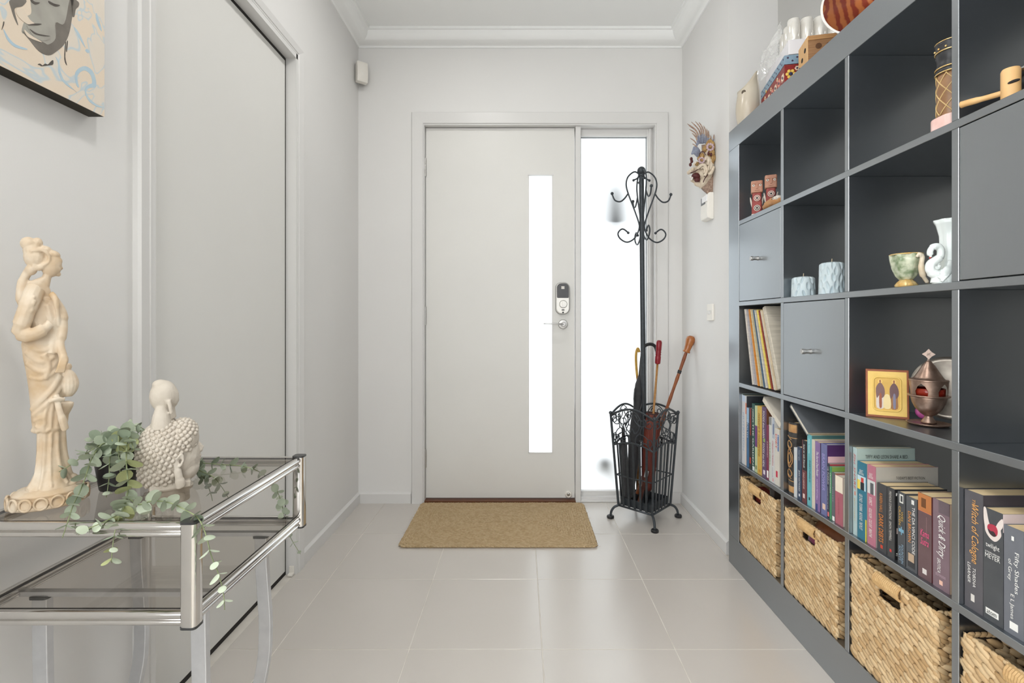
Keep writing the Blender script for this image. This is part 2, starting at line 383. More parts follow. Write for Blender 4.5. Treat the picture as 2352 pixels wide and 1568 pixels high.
# outside the entry: porch and two things seen through the frosted pane
struct(obj('porch_floor', MB().box(-2.5, 3, YB+.12, 6, -0.10, -0.04), pm('concrete', srgb(110, 114, 118), 0.8, c2=srgb(100, 104, 108), nscale=8)))
struct(obj('porch_ceiling', MB().box(-2.5, 3, YB+.12, 3.35, 2.45, 2.52), CEIL))
c = at(1409, 465, 2.843)
LANT = pm('dark_bronze', (0.02, 0.022, 0.024), 0.4, 0.6, c2=(0.03, 0.03, 0.03), nscale=30)
bl = thing('hanging_bell', 'dark bell hanging outside, blurred through the frosted sidelight glass', 'bell', (c.x, c.y, c.z-0.13))
obj('bell_body', MB().lathe([(0.058, -0.13), (0.053, -0.11), (0.046, -0.04), (0.040, 0.04), (0.026, 0.09), (0.010, 0.115), (0, 0.117)], 24, T(c)), LANT, bl, smooth=True)
obj('cord', MB().tube([c+Vector((0, 0, 0.07)), (c.x, c.y, 2.45)], 0.0015, 6), LANT, bl)
c2_ = at(1386, 1058, 2.832)
gl_ = thing('garden_light', 'blurred round garden light on slanted stem behind the frosted glass', 'lamp', (c2_.x+.10, c2_.y, -.04))
obj('globe', MB().ball(c2_, 0.048, 16, 10), LANT, gl_, smooth=True)
obj('stem', MB().tube([c2_, c2_+Vector((0.045, 0.0, -0.06)), (c2_.x+.10, c2_.y, -.04)], 0.016, 8), LANT, gl_, smooth=True)
# ---- side door in the left wall
XD = XL-0.030
d2 = struct(obj('door_2', MB().box(XD-0.0365, XD, DY0+.012, DY1-0.0190, 0.016, 2.034), DOORM, bevel=0.001, seg=1))
jm = MB(); jm.box(XL-0.115, XL+.011, DY1-0.0105, DY1, 0, DZ).box(XL-0.115, XL+.011, DY0, DY0+0.0105, 0, DZ).box(XL-0.115, XL+.011, DY0, DY1, 2.047, DZ)
jm.box(XL-0.115, XD-0.04, DY0, DY1, 0.0, 2.05)
struct(obj('trim_6', jm, [TRIM], bevel=0.0))
struct(obj('door_gap_shade', MB().box(XD-0.03, XD-0.0012, DY0+.01, DY1-.0105, 0.0, 2.0465), DARK))  # near-black sheet filling the door gap, stands in for its shade
st = MB(); st.box(XL-.004, XL+.010, DY1-.012, DY1+.006, 0.001, 0.036)
ds2 = single('door_stop', MB().box(XL-.016, XL+.004, DY1-.032, DY1-.0125, .001, .010).box(XL-.016, XL+0.004, DY1-.017, DY1-.0115, .001, .036), PLASTIC, 'small white plastic door stop at the foot of the side door', 'door stop', (XL, DY1-.02, 0.0), bevel=.002)
# unseen window openings added behind and beside the camera for the fill light
def added_window_bars(name, place, u0, u1, z0, z1, n):
    mb = MB(); t = .035
    for (a, b, c_, d_) in [(u0, u0+t, z0, z1), (u1-t, u1, z0, z1), (u0, u1, z0, z0+t), (u0, u1, z1-t, z1)]+[(u0+(u1-u0)*k/n-t/2, u0+(u1-u0)*k/n+t/2, z0, z1) for k in range(1, n)]:
        p0, p1 = place(a, c_, -.02), place(b, d_, .02); mb.box(min(p0[0], p1[0]), max(p0[0], p1[0]), min(p0[1], p1[1]), max(p0[1], p1[1]), p0[2], p1[2])
    return struct(obj(name, mb, TRIM))
added_window_bars('added_window_left', lambda u, z, d: (XL-.05+d, u, z), LWY0, LWY1, LWZ0, LWZ1, 2)
added_window_bars('added_window_rear', lambda u, z, d: (u, -3.05+d, z), -.8, 1.8, .4, 2.3, 3)
flp = thing('fill_lamp', 'tall white uplight floor lamp behind the camera', 'lamp', (-.45, -2.0, 0))  # unseen lamp added to lift the ceiling brightness
obj('base', MB().lathe([(.14, 0), (.14, .012), (.03, .022), (.014, .04)], 32, T((-.45, -2.0, 0))), STEEL, flp, auto=True)
obj('pole', MB().tube([(-.45, -2.0, .03), (-.45, -2.0, 1.72)], .012, 12), STEEL, flp, smooth=True)
obj('lamp_bowl', MB().lathe([(.02, 1.70), (.10, 1.73), (.17, 1.80), (.175, 1.81), (.165, 1.80), (.09, 1.745), (0, 1.735)], 36, T((-.45, -2.0, 0))), PLASTIC, flp, smooth=True)
ul = area('uplight', (0, 0, 1.79), (PI, 0, 0), .22, CEILING_FILL, (1, .985, .96), 'DISK'); ul.parent = flp
# ceiling downlights (above the picture's top edge)
LENS = bpy.data.materials.new('lamp_lens'); LENS.use_nodes = True
e = LENS.node_tree.nodes['Principled BSDF']; e.inputs['Emission Color'].default_value = (1, .97, .92, 1); e.inputs['Emission Strength'].default_value = 4
for n_, ((lx, ly), pw) in enumerate(DOWNLIGHTS):
    d = thing('downlight', ['round white ceiling downlight nearest the front door', 'round white ceiling downlight above the chrome table', 'round white ceiling downlight behind the camera', 'round white ceiling downlight in the side room near its far wall', 'round white ceiling downlight in the side room behind the shelf'][n_], 'light', (lx, ly, ZC), 'ceiling downlights')
    obj('trim_ring', MB().lathe([(0.045, -0.001), (0.047, -0.006), (0.055, -0.006), (0.058, 0)], 28, T((lx, ly, ZC))), PLASTIC, d, smooth=True)
    obj('lens', MB().lathe([(0.046, -0.001), (0, -0.001)], 28, T((lx, ly, ZC))), LENS, d)
    a_ = area('lamp', (0, 0, -0.012), (0, 0, 0), 0.11, pw, (1, 0.985, 0.96), 'DISK'); a_.parent = d
# ------------------------------------------------------------------ cube shelf
SXF, SXB = 0.872, 1.242
SY0, SY1, SH = 0.24, 2.047, 1.794
DIVS = [1.6328, 1.3085, 0.9822, 0.656]; ROWS = [0.430, 0.751, 1.0735, 1.397]; HT = 0.0082
YIN0, YIN1, ZIN0, ZIN1 = 0.330, 1.953, 0.120, 1.711
def black_wood(name, grain):
    m = pm(name, (0.014, 0.016, 0.020), 0.28, c2=(0.024, 0.027, 0.033), nscale=26, stretch=grain, ior=4.8, namt=.8)
    nt = m.node_tree; P_ = nt.nodes['Principled BSDF']
    P_.inputs['Specular Tint'].default_value = (0.91, 0.96, 1.0, 1)
    rp = [n for n in nt.nodes if n.type == 'VALTORGB'][0]
    b = nt.nodes.new('ShaderNodeBump'); b.inputs['Strength'].default_value = 0.12; b.inputs['Distance'].default_value = 0.001
    nt.links.new(rp.outputs[0], b.inputs['Height']); nt.links.new(b.outputs[0], P_.inputs['Normal']); return m
BW = black_wood('black_brown_wood', (3, 1, 14)); BWD = black_wood('black_brown_grain', (9, 9, 0.7))
sh = thing('cube_shelf', 'tall black-brown cube shelf unit along the right side of the hall', 'shelf', (SXF, 1.1, 0))
obj('frame_top', MB().box(SXF, SXB, SY0, SY1, ZIN1, SH), BW, sh, bevel=.0015)
obj('frame_bottom', MB().box(SXF, SXB, SY0, SY1, 0.0, ZIN0), BW, sh, bevel=.0015)
obj('frame_side', MB().box(SXF, SXB, YIN1, SY1, ZIN0, ZIN1), BW, sh, bevel=.001)
obj('frame_side', MB().box(SXF, SXB, SY0, YIN0, ZIN0, ZIN1), BW, sh, bevel=.001)
for z in ROWS: obj('shelf_board', MB().box(SXF+.0006, SXB-.002, YIN0, YIN1, z-HT, z+HT), BW, sh, bevel=.0008, seg=1)
zz = [ZIN0]+ROWS+[ZIN1]
for d in DIVS:
    for r in range(5):
        z0 = zz[r]+(HT if r else 0); z1 = zz[r+1]-(HT if r < 4 else 0)
        obj('divider', MB().box(SXF+.0012, SXB-.003, d-HT, d+HT, z0, z1), BW, sh, bevel=.0008, seg=1)
CELLY = [(DIVS[0]+HT, YIN1), (DIVS[1]+HT, DIVS[0]-HT), (DIVS[2]+HT, DIVS[1]-HT), (DIVS[3]+HT, DIVS[2]-HT), (YIN0, DIVS[3]-HT)]   # columns from the door
CELLZ = [(zz[r]+(HT if r else 0), zz[r+1]-(HT if r < 4 else 0)) for r in range(5)]                                              # rows from the floor
def insert(col, row, label, knob=True):
    y0, y1 = CELLY[col]; z0, z1 = CELLZ[row]; g = .0022
    t = thing('shelf_insert', label, 'cabinet', (SXF, (y0+y1)/2, z0))
    b = MB(); b.box(SXF+.02, SXB-.03, y0+.003, y0+.013, z0+.002, z1-.003).box(SXF+.02, SXB-.03, y1-.013, y1-.003, z0+.002, z1-.003).box(SXF+.02, SXB-.03, y0+.013, y1-.013, z0+.002, z0+.012).box(SXF+.02, SXB-.03, y0+.013, y1-.013, z1-.013, z1-.003).box(SXB-.035, SXB-.028, y0+.013, y1-.013, z0+.012, z1-.013)
    obj('body', b, BW, t)
    dr = obj('door', MB().box(SXF+.001, SXF+.0185, y0+g, y1-g, z0+g, z1-g), BWD, t, bevel=.0012)
    if knob:
        B = basis((SXF+.001, (y0+y1)/2, (z0+z1)/2), (0, -1, 0), (0, 0, 1))
        obj('knob', MB().lathe([(0.0078, 0), (0.0078, 0.003), (0.0066, 0.005), (0.0066, 0.016), (0.0080, 0.019), (0.0082, 0.027), (0.0074, 0.0285), (0, 0.0285)], 20, B), STEEL, dr, auto=True)
    return t
insert(0, 3, 'grey shelf door with steel knob above the record sleeves')
insert(1, 2, 'grey shelf door with steel knob right of the record sleeves')
insert(3, 3, 'grey shelf door at the right edge under the bamboo whistle', False)

# ------------------------------------------------------------------ chrome side table
TX0, TX1, TY0, TY1 = -0.862, -0.512, 0.760, 1.130
HGT, HGL = 0.690, 0.553
GSM = None
def smoked():
    m = bpy.data.materials.new('smoked_glass'); m.use_nodes = True; nt = m.node_tree; nt.nodes.clear()
    out = nt.nodes.new('ShaderNodeOutputMaterial'); mix = nt.nodes.new('ShaderNodeMixShader'); tr = nt.nodes.new('ShaderNodeBsdfTransparent')
    gl = nt.nodes.new('ShaderNodeBsdfGlossy'); fr = nt.nodes.new('ShaderNodeFresnel'); fr.inputs[0].default_value = 1.33
    tr.inputs[0].default_value = (0.72, 0.69, 0.65, 1); gl.inputs['Roughness'].default_value = 0.02; gl.inputs[0].default_value = (0.9, 0.9, 0.9, 1)
    nt.links.new(fr.outputs[0], mix.inputs[0]); nt.links.new(tr.outputs[0], mix.inputs[1]); nt.links.new(gl.outputs[0], mix.inputs[2])
    nt.links.new(mix.outputs[0], out.inputs[0]); return m
SMOKE = smoked()
tb = thing('side_table', 'two-tier chrome side table with smoked glass beside the left wall', 'table', ((TX0+TX1)/2, (TY0+TY1)/2, 0))
CAP = pm('cap_black', (0.03, 0.03, 0.03), 0.3, c2=(0.04, 0.04, 0.04), nscale=30)
PW = 0.0125
for (px_, py_) in ((TX1, TY0), (TX1, TY1), (TX0, TY0), (TX0, TY1)):
    p = obj('post', MB().prism(rrect(2*PW, 2*PW*0.9, 0.006, 4), 0.158, T((px_, py_, 0.5315))), CHROME, tb, auto=True)
    obj('post_cap', MB().prism(rrect(2*PW+.001, 2*PW*0.9+.001, 0.006, 4), 0.0035, T((px_, py_, 0.6895))), CAP, p)
    obj('post_cap', MB().prism(rrect(2*PW+.001, 2*PW*0.9+.001, 0.006, 4), 0.0035, T((px_, py_, 0.528))), CAP, p)
def rail(a, b, z):
    a = Vector(a); b = Vector(b); mb = MB()
    n = (b-a).normalized(); s_ = Vector((n.y, -n.x, 0))
    for off, r, fl in ((-0.0068, 0.0068, (1, 1.15)), (-0.0185, 0.0048, (1, 1.2))):
        mb.tube([a+Vector((0, 0, z+off)), b+Vector((0, 0, z+off))], r, 14, flat=fl)
    mb.tube([a+Vector((0, 0, z-.0128)), b+Vector((0, 0, z-.0128))], .0030, 8)
    return obj('rail', mb, CHROME, tb, auto=True)
for z in (HGT, HGL):
    rail((TX0+PW, TY0, 0), (TX1-PW, TY0, 0), z); rail((TX0+PW, TY1, 0), (TX1-PW, TY1, 0), z)
    rail((TX1, TY0+PW, 0), (TX1, TY1-PW, 0), z); rail((TX0, TY0+PW, 0), (TX0, TY1-PW, 0), z)
for nm, z in (('glass_top', HGT), ('glass_shelf', HGL)):
    g_ = MB(); x0, x1, y0, y1 = TX0+.0055, TX1-.0055, TY0+.0055, TY1-.0055
    g_.add([(x0, y0, z-.001), (x1, y0, z-.001), (x1, y1, z-.001), (x0, y1, z-.001)], [(0, 1, 2, 3)])
    gp = obj(nm, g_, SMOKE, tb, recalc=False)
    e_ = MB(); e_.box(x0, x1, y0, y0+.0025, z-.005, z-.0015).box(x0, x1, y1-.0025, y1, z-.005, z-.0015).box(x1-.0025, x1, y0, y1, z-.005, z-.0015).box(x0, x0+.0025, y0, y1, z-.005, z-.0015)
    obj('glass_edge', e_, DARK, gp)
LEGM = pm('satin_chrome_leg', (0.66, 0.67, 0.69), 0.28, 0.7, c2=(0.60, 0.61, 0.63), nscale=50)
for (lx, ly, sx) in ((-0.553, 0.842, 1), (-0.825, 0.842, -1), (-0.572, 1.078, 1), (-0.846, 1.078, -1)):
    bo = .002 if ly < 1 else .009
    pts = spline([(lx, ly, 0.527), (lx+bo*.1, ly, 0.47), (lx+bo*.6, ly, 0.40), (lx+bo, ly, 0.33), (lx+bo*.5, ly, 0.25), (lx-.018, ly, 0.15), (lx-.042, ly, 0.07), (lx-.05, ly, 0.0)], 5)
    mb = MB(); v = []
    for p in pts: v += [(p.x-.013, p.y-.0055, p.z), (p.x+.013, p.y-.0055, p.z), (p.x+.013, p.y+.0075, p.z), (p.x-.013, p.y+.0075, p.z)]
    n = len(pts); mb.add(v, [(i*4+k_, i*4+(k_+1) % 4, i*4+4+(k_+1) % 4, i*4+4+k_) for i in range(n-1) for k_ in range(4)]+[(3, 2, 1, 0), tuple((n-1)*4+k_ for k_ in range(4))])
    lg_ = obj('leg', mb, LEGM, tb, bevel=.0015, seg=2)
    obj('leg_plate', MB().prism(rrect(.032, .02, .006, 4), .004, T((lx, ly, .5265))), CAP, lg_)
for ly in (0.842, 1.078):
    obj('cross_bar', MB().box(TX0+.002, TX1-.002, ly-.006, ly+.006, .5305, .5385), LEGM, tb)
# ------------------------------------------------------------------ wall fittings
# motion sensor in the left back corner
sc_ = at(830, 168, 2.655)
ms = thing('motion_sensor', 'small white motion sensor high in the left back corner', 'sensor', (sc_.x-.02, sc_.y+.02, sc_.z-.055))
Ms = basis(sc_, (0.80, 0.60, 0), (0, 0, 1))
sb = MB(); n_ = 7; v = []
for i in range(n_+1):
    t = -1+2*i/n_
    for q in range(5):
        s_ = -1+2*q/4
        v.append((s_*0.029, t*0.054, 0.018+0.014*(1-t*t*0.8)*(1-0.45*s_*s_)))
for i in range(n_+1):
    for q in range(5): v.append(((-1+2*q/4)*0.029, (-1+2*i/n_)*0.054, -0.012))
W_ = (n_+1)*5; f = []
for i in range(n_):
    for q in range(4):
        a = i*5+q; f.append((a, a+1, a+6, a+5)); f.append((W_+a, W_+a+5, W_+a+6, W_+a+1))
    f.append((i*5, i*5+5, W_+i*5+5, W_+i*5)); f.append((i*5+4, W_+i*5+4, W_+i*5+9, i*5+9))
for q in range(4): f.append((q, W_+q, W_+q+1, q+1)); f.append((n_*5+q, n_*5+q+1, W_+n_*5+q+1, W_+n_*5+q))
obj('cover', sb.add(v, f, Ms), PLASTIC, ms, bevel=0.003)
obj('back_plate', MB().box(-.026, .026, -.050, .050, -.020, -.012, Ms), pm('sensor_back', srgb(150, 146, 138), .5, c2=srgb(140, 136, 130), nscale=20), ms)
# thermostat / alarm panel and light switch on the right wall; local frame: x along -Y (towards camera), y up, z out of the wall
def wallR(px_, py_): 
    D = XR*FPX/(px_-PX); return at(px_, py_, D)
tc_ = wallR(1632, 476); Mt_ = basis(tc_, (0, -1, 0), (0, 0, 1))
th = thing('alarm_panel', 'white alarm panel with small grey display below the carved mask', 'panel', (tc_.x, tc_.y, tc_.z-.065))
pf = [(-0.062, 0), (-0.062, .012), (-.056, .030), (-.030, .033), (.056, .027), (.062, .020), (.062, 0)]
mb = MB(); v = []
for sx in (-.042, .042): v += [(sx, a_, b_) for a_, b_ in pf]
k = len(pf); mb.add(v, [(i, (i+1) % k, k+(i+1) % k, k+i) for i in range(k)]+[tuple(range(k)), tuple(range(k, 2*k))[::-1]], Mt_)
obj('housing', mb, PLASTIC, th, bevel=.003)
obj('display', MB().box(-.036, .012, .014, .048, .0200, .0318, Mt_), pm('display_grey', srgb(96, 98, 100), .3, c2=srgb(88, 90, 92), nscale=40), th)
obj('flap', MB().box(-.022, .036, .022, .050, .0205, .0335, Mt_), pm('panel_white', srgb(246, 246, 246), .3, c2=srgb(240, 240, 240), nscale=20), th, bevel=.001)
sc2 = wallR(1634, 717); Mw = basis(sc2, (0, -1, 0), (0, 0, 1))
swt = thing('light_switch', 'white light switch plate with three rockers beside the shelf', 'switch', (sc2.x, sc2.y, sc2.z-.04))
obj('plate', MB().prism(rrect(.066, .078, .004), .009, Mw), PLASTIC, swt, bevel=.0015)
for q in (-1, 0, 1): obj('rocker', MB().box(q*.012-.0045, q*.012+.0045, -.009, .009, .009, .0125, Mw), TRIM, swt, bevel=.001)

# ------------------------------------------------------------------ carved mask on the right wall
M0 = wallR(1640, 425)
MKY = 2.285
def mk(zx, zy, dy=0.0):                         # profile point of the mask, dy = sideways offset along the wall (towards the camera is negative)
    x = 1565+zx/9.22; y = 270+zy/9.22; return Vector((XR-(1640-x)*0.00203*0.92, MKY+dy, CH-(y-PY)*0.00203))
IVORY = pm('mask_ivory', srgb(226, 214, 194), 0.5, c2=srgb(196, 178, 156), nscale=60, bump=.2, bscale=200)
OCHRE = pm('mask_ochre', srgb(196, 164, 104), 0.55, c2=srgb(140, 100, 60), nscale=120, bump=.4, bscale=300)
FEATH = pm('mask_feather', srgb(128, 100, 88), 0.6, c2=srgb(186, 162, 142), nscale=160)
BLUEG = pm('mask_blue', srgb(146, 156, 172), 0.6, c2=srgb(120, 120, 140), nscale=140)
MAROON = pm('mask_maroon', srgb(96, 40, 38), 0.5, c2=srgb(70, 28, 28), nscale=100)
mkr = thing('carved_mask', 'painted carved animal mask with fanned feather crest on the right wall', 'mask', (XR, MKY, M0.z))
hb = MB()
hb.ball(mk(580, 1020), (0.026, 0.046, 0.070), 18, 12).ball(mk(450, 1150), (0.030, 0.036, 0.036), 16, 10).ball(mk(580, 740), (0.022, 0.046, 0.045), 16, 10)
hb.tube(spline([mk(470, 1050), mk(380, 1040), mk(290, 1100), mk(200, 1140), mk(110, 1165)], 5), [.017]*8+[.013]*6+[.0085]*6+[.005], 10)      # upper jaw
hb.tube(spline([mk(540, 1270), mk(440, 1390), mk(360, 1400), mk(280, 1350), mk(200, 1310)], 5), [.020]*8+[.012]*6+[.007]*7, 10)           # lower jaw
hb.ball(mk(215, 1100, -.014), .009).ball(mk(205, 1105, .014), .009)
head = obj('head', hb, IVORY, mkr); remesh(head, .0022, 1)
for (pts, r) in (([(430, 1290), (480, 1180), (440, 1080), (370, 1060), (300, 1110), (260, 1140)], .0085), ([(420, 1230), (440, 1160), (400, 1110), (350, 1130)], .005), ([(510, 1240), (560, 1235), (600, 1190), (640, 1090)], .008), ([(520, 1170), (530, 1080), (545, 1030)], .0045), ([(570, 1160), (575, 1080), (580, 1030)], .0045), ([(440, 960), (470, 900), (510, 930), (520, 1000), (500, 1060)], .0085), ([(250, 990), (200, 1040), (180, 1080)], .004)):
    obj('carved_curl', MB().tube(spline([mk(a_, b_, -.044) for a_, b_ in pts], 5), [r*(.7+.3*math.sin(PI*q/(5*(len(pts)-1)))) for q in range(5*(len(pts)-1)+1)], 8), IVORY, mkr, smooth=True)
for pts in ([(420, 1300), (470, 1190), (430, 1100), (370, 1090), (300, 1140), (210, 1190), (110, 1225)], [(500, 1260), (430, 1350), (400, 1420)], [(300, 880), (340, 800), (400, 780), (450, 850)]):
    obj('painted_line', MB().tube(spline([mk(a_, b_, -.046) for a_, b_ in pts], 5), .0022, 6), pm('mask_line', srgb(84, 44, 42), .5, c2=srgb(64, 34, 34), nscale=100), mkr, smooth=True)
bd = MB(); v = []
prof = [(690, 560), (690, 760), (680, 960), (640, 1180), (560, 1340), (440, 1480), (300, 1400)]
obj('back_board', MB().tube(spline([mk(700, 560), mk(705, 760), mk(695, 960), mk(655, 1180), mk(570, 1340), mk(440, 1470)], 4), [.010]*8+[.013]*8+[.012]*5, 10, flat=(5.2, 1)), FEATH, mkr, smooth=True)
ob = MB()
for (a_, b_, r, dy) in ((570, 690, .020, -.026), (620, 620, .018, -.026), (600, 800, .022, -.03), (630, 900, .020, -.03), (610, 980, .016, -.03), (490, 690, .016, -.02), (390, 860, .016, -.03), (340, 900, .012, -.03), (280, 1010, .010, -.03), (600, 780, .02, .03), (620, 900, .02, .03)):
    ob.ball(mk(a_, b_, dy), (r*.8, r, r), 14, 10)
for k_ in range(14):
    a = k_/14*PI*1.2-.2
    ob.ball(mk(590+95*math.cos(a)*.8, 660-150*math.sin(a)*.8, -.03), (.008, .006, .010), 8, 6)
obj('headdress', ob, OCHRE, mkr, smooth=True)
for (a_, b_, r) in ((552, 690, .017), (358, 965, .014)):
    fl_ = MB(); cc = mk(a_, b_, -.048)
    for k_ in range(9):
        a = 2*PI*k_/9; fl_.ball((cc.x+r*.8*math.cos(a), cc.y, cc.z+r*.8*math.sin(a)), (r*.36, .004, r*.36), 8, 6)
    fo = obj('flower', fl_, pm('mask_lilac', srgb(214, 194, 196), .5, c2=srgb(170, 140, 150), nscale=200), mkr, smooth=True)
    obj('flower_centre', MB().ball((cc.x, cc.y-.002, cc.z), (r*.4, .006, r*.4), 10, 6), OCHRE, fo, smooth=True)
for (a_, b_) in ((505, 830), (565, 850)): obj('gem', MB().ball(mk(a_, b_, -.052), (.005, .005, .009), 10, 8), MAROON, mkr, smooth=True)
mo = MB(); mo.ball(mk(300, 1240, -.012), (.022, .014, .014), 10, 8).ball(mk(320, 1320, -.012), (.014, .012, .012), 10, 8)
obj('mouth', mo, MAROON, mkr, smooth=True)
tth = MB()
for (a_, b_, l_) in ((170, 1250, .010), (215, 1270, .010), (260, 1230, .012), (200, 1330, -.010), (300, 1180, .016)):
    tth.tube([mk(a_, b_, -.012), mk(a_, b_, -.012)-Vector((0.002, 0, l_))], [.0045, .0006], 8)
obj('teeth', tth, PLASTIC, mkr, smooth=True)
feathers = [((85, 145), (300, 300), (400, 560)), ((180, 105), (360, 290), (430, 560)), ((270, 95), (400, 260), (455, 560)), ((355, 110), (450, 270), (490, 550)), ((460, 185), (510, 320), (520, 560)), ((530, 250), (550, 380), (548, 540)), ((570, 285), (582, 400), (575, 520)), ((615, 390), (625, 450), (615, 520)),
            ((80, 225), (260, 350), (360, 580)), ((95, 305), (240, 400), (330, 600)), ((150, 375), (250, 480), (300, 620)), ((110, 485), (220, 560), (285, 650)), ((165, 605), (240, 650), (300, 700)), ((655, 410), (650, 480), (640, 540))]
for i, (a_, b_, c_) in enumerate(feathers):
    dy = -.012 if i < 8 else -.035
    pts = spline([mk(*c_, dy), mk(*b_, dy-.004), mk(*a_, dy-.004)], 6)
    fe = obj('feather', MB().tube(pts, [.0026+.0010*math.sin(PI*q/9) if q < 9 else .0030*(1-(q-9)/4.2) for q in range(len(pts))], 7, flat=(1, .6)), FEATH, mkr, smooth=True)
    obj('feather_base', MB().tube(pts[:5], [.0034]*5, 6, flat=(1.1, .7)), BLUEG, fe, smooth=True)
for i in range(7):
    t = i/6
    obj('fan_feather', MB().tube(spline([mk(360-60*t, 760+110*t, -.03), mk(280-70*t, 690+100*t, -.035), mk(190-40*t, 670+110*t+40*t*t, -.035)], 5), [.003, .004, .005, .0055, .006, .006, .006, .0058, .005, .004, .002], 7, flat=(1, .5)), BLUEG, mkr, smooth=True)
sp = MB()
for (a_, b_) in ((200, 930), (170, 1000), (190, 880)): sp.ball(mk(a_, b_, -.01), (.007, .006, .009), 8, 6)
obj('brow', sp, MAROON, mkr, smooth=True)

# ------------------------------------------------------------------ painting
PXF = XL+0.034
def pt_(px_, py_, d=0.0):                        # point on the canvas plane
    D = -(PXF+d)*FPX/(PX-px_)*1.0; return at(px_, py_, D)
c0 = pt_(240, 268.3)
PW_, PH_ = 0.30, 0.43
ptg = thing('painting', 'canvas painting of a grey face over pale blue marbling on the left wall', 'painting', (XL, c0.y-PW_/2, c0.z))
def canvas_mat():
    m = pm('painted_canvas', srgb(226, 212, 192), 0.7, c2=srgb(228, 214, 196), nscale=4, bump=.15, bscale=500)
    nt = m.node_tree; P_ = nt.nodes['Principled BSDF']
    tc = nt.nodes.new('ShaderNodeTexCoord'); n = nt.nodes.new('ShaderNodeTexNoise'); n.inputs['Scale'].default_value = 5.5; n.inputs['Detail'].default_value = 2.5; n.inputs['Distortion'].default_value = 2.2
    nt.links.new(tc.outputs['Object'], n.inputs['Vector'])
    r = nt.nodes.new('ShaderNodeValToRGB'); e = r.color_ramp.elements
    e[0].position = .44; e[0].color = (*srgb(228, 212, 192), 1); e[1].position = .56; e[1].color = (*srgb(224, 214, 200), 1)
    for p_, c_ in ((.485, srgb(226, 212, 194)), (.495, srgb(200, 208, 208)), (.505, srgb(196, 206, 210)), (.515, srgb(222, 214, 202))):
        q = e.new(p_); q.color = (*c_, 1)
    nt.links.new(n.outputs['Fac'], r.inputs[0]); nt.links.new(r.outputs[0], P_.inputs['Base Color']); return m
CANV = canvas_mat()
obj('canvas', MB().box(PXF-.0015, PXF, c0.y-PW_, c0.y, c0.z, c0.z+PH_), CANV, ptg)
obj('stretcher', MB().box(XL+.001, PXF-.0015, c0.y-PW_, c0.y, c0.z, c0.z+PH_), pm('painted_edge', srgb(52, 46, 34), .7, c2=srgb(30, 26, 18), nscale=20), ptg)
def shape(name, pts, m, lift, k=4, closed=True):
    P3 = [pt_(a_, b_, lift) for a_, b_ in pts]
    q = spline(P3, k, closed=True); n = len(q)
    mb = MB(); mb.add([p[:] for p in q]+[(p.x-.0006, p.y, p.z) for p in q], [tuple(range(n))]+[(i, (i+1) % n, n+(i+1) % n, n+i) for i in range(n)])
    return obj(name, mb, m, ptg)
FG = pm('paint_grey', srgb(150, 146, 138), .7, c2=srgb(176, 174, 164), nscale=24, namt=.8)
FD = pm('paint_dark_grey', srgb(108, 102, 94), .7, c2=srgb(128, 122, 114), nscale=40)
FC = pm('paint_cream', srgb(228, 212, 192), .7, c2=srgb(222, 208, 190), nscale=20)
FB = pm('paint_blue', srgb(172, 196, 212), .7, c2=srgb(190, 208, 214), nscale=30)
INK = pm('paint_ink', srgb(78, 72, 66), .7, c2=srgb(92, 86, 80), nscale=60)
shape('face_paint', [(70, 0), (68, -60), (110, -120), (160, -80), (172, -10), (162, 60), (150, 98), (130, 118), (112, 127), (98, 122), (80, 108), (62, 82), (50, 72), (60, 40), (72, 30)], FG, .0002)
shape('face_shadow', [(160, 0), (172, -30), (163, 58), (150, 98), (130, 118), (112, 127), (90, 118), (68, 92), (52, 72), (72, 84), (100, 97), (112, 102), (128, 88), (128, 52), (148, 54)], FD, .0004)
shape('hair_shadow', [(24, 0), (60, 0), (52, 14), (36, 18), (34, 28), (42, 58), (34, 44), (26, 20)], FD, .0004)
shape('lips', [(62, 58), (78, 66), (92, 74), (104, 82), (116, 84), (108, 92), (92, 92), (76, 82)], FG, .0007)
shape('highlight', [(56, 68), (70, 80), (96, 96), (86, 94), (64, 84)], FC, .0009)
shape('cheek_light', [(40, 18), (54, 22), (68, 44), (80, 55), (66, 56), (50, 46), (38, 30)], FC, .0008)
shape('nostril', [(64, 57), (80, 54), (96, 55), (84, 58)], INK, .0009)
shape('eye', [(112, 2), (124, 8), (138, 12), (128, 15), (114, 8)], INK, .0007)
shape('eye', [(70, -4), (80, 4), (92, 6), (82, 10), (72, 4)], INK, .0007)
shape('mouth_line', [(68, 66), (84, 76), (100, 80), (116, 83), (100, 83), (80, 78)], INK, .0010)
shape('hair_curl', [(162, -6), (180, 4), (181, 14), (174, 22), (171, 38), (166, 36), (164, 12)], FD, .0004)
for pts in ([(150, 100), (152, 98), (150, 130), (154, 150), (148, 136)], [(154, 96), (156, 95), (154, 118), (152, 116)], [(8, 50), (10, 50), (9, 58), (4, 69), (7, 56)]): shape('ink_stroke', pts, INK, .0004, 3)
shape('signature', [(87, 148), (92, 146), (98, 150), (104, 146), (110, 148), (116, 142), (122, 138), (122, 148), (112, 150), (96, 152), (92, 150)], INK, .0004, 3)
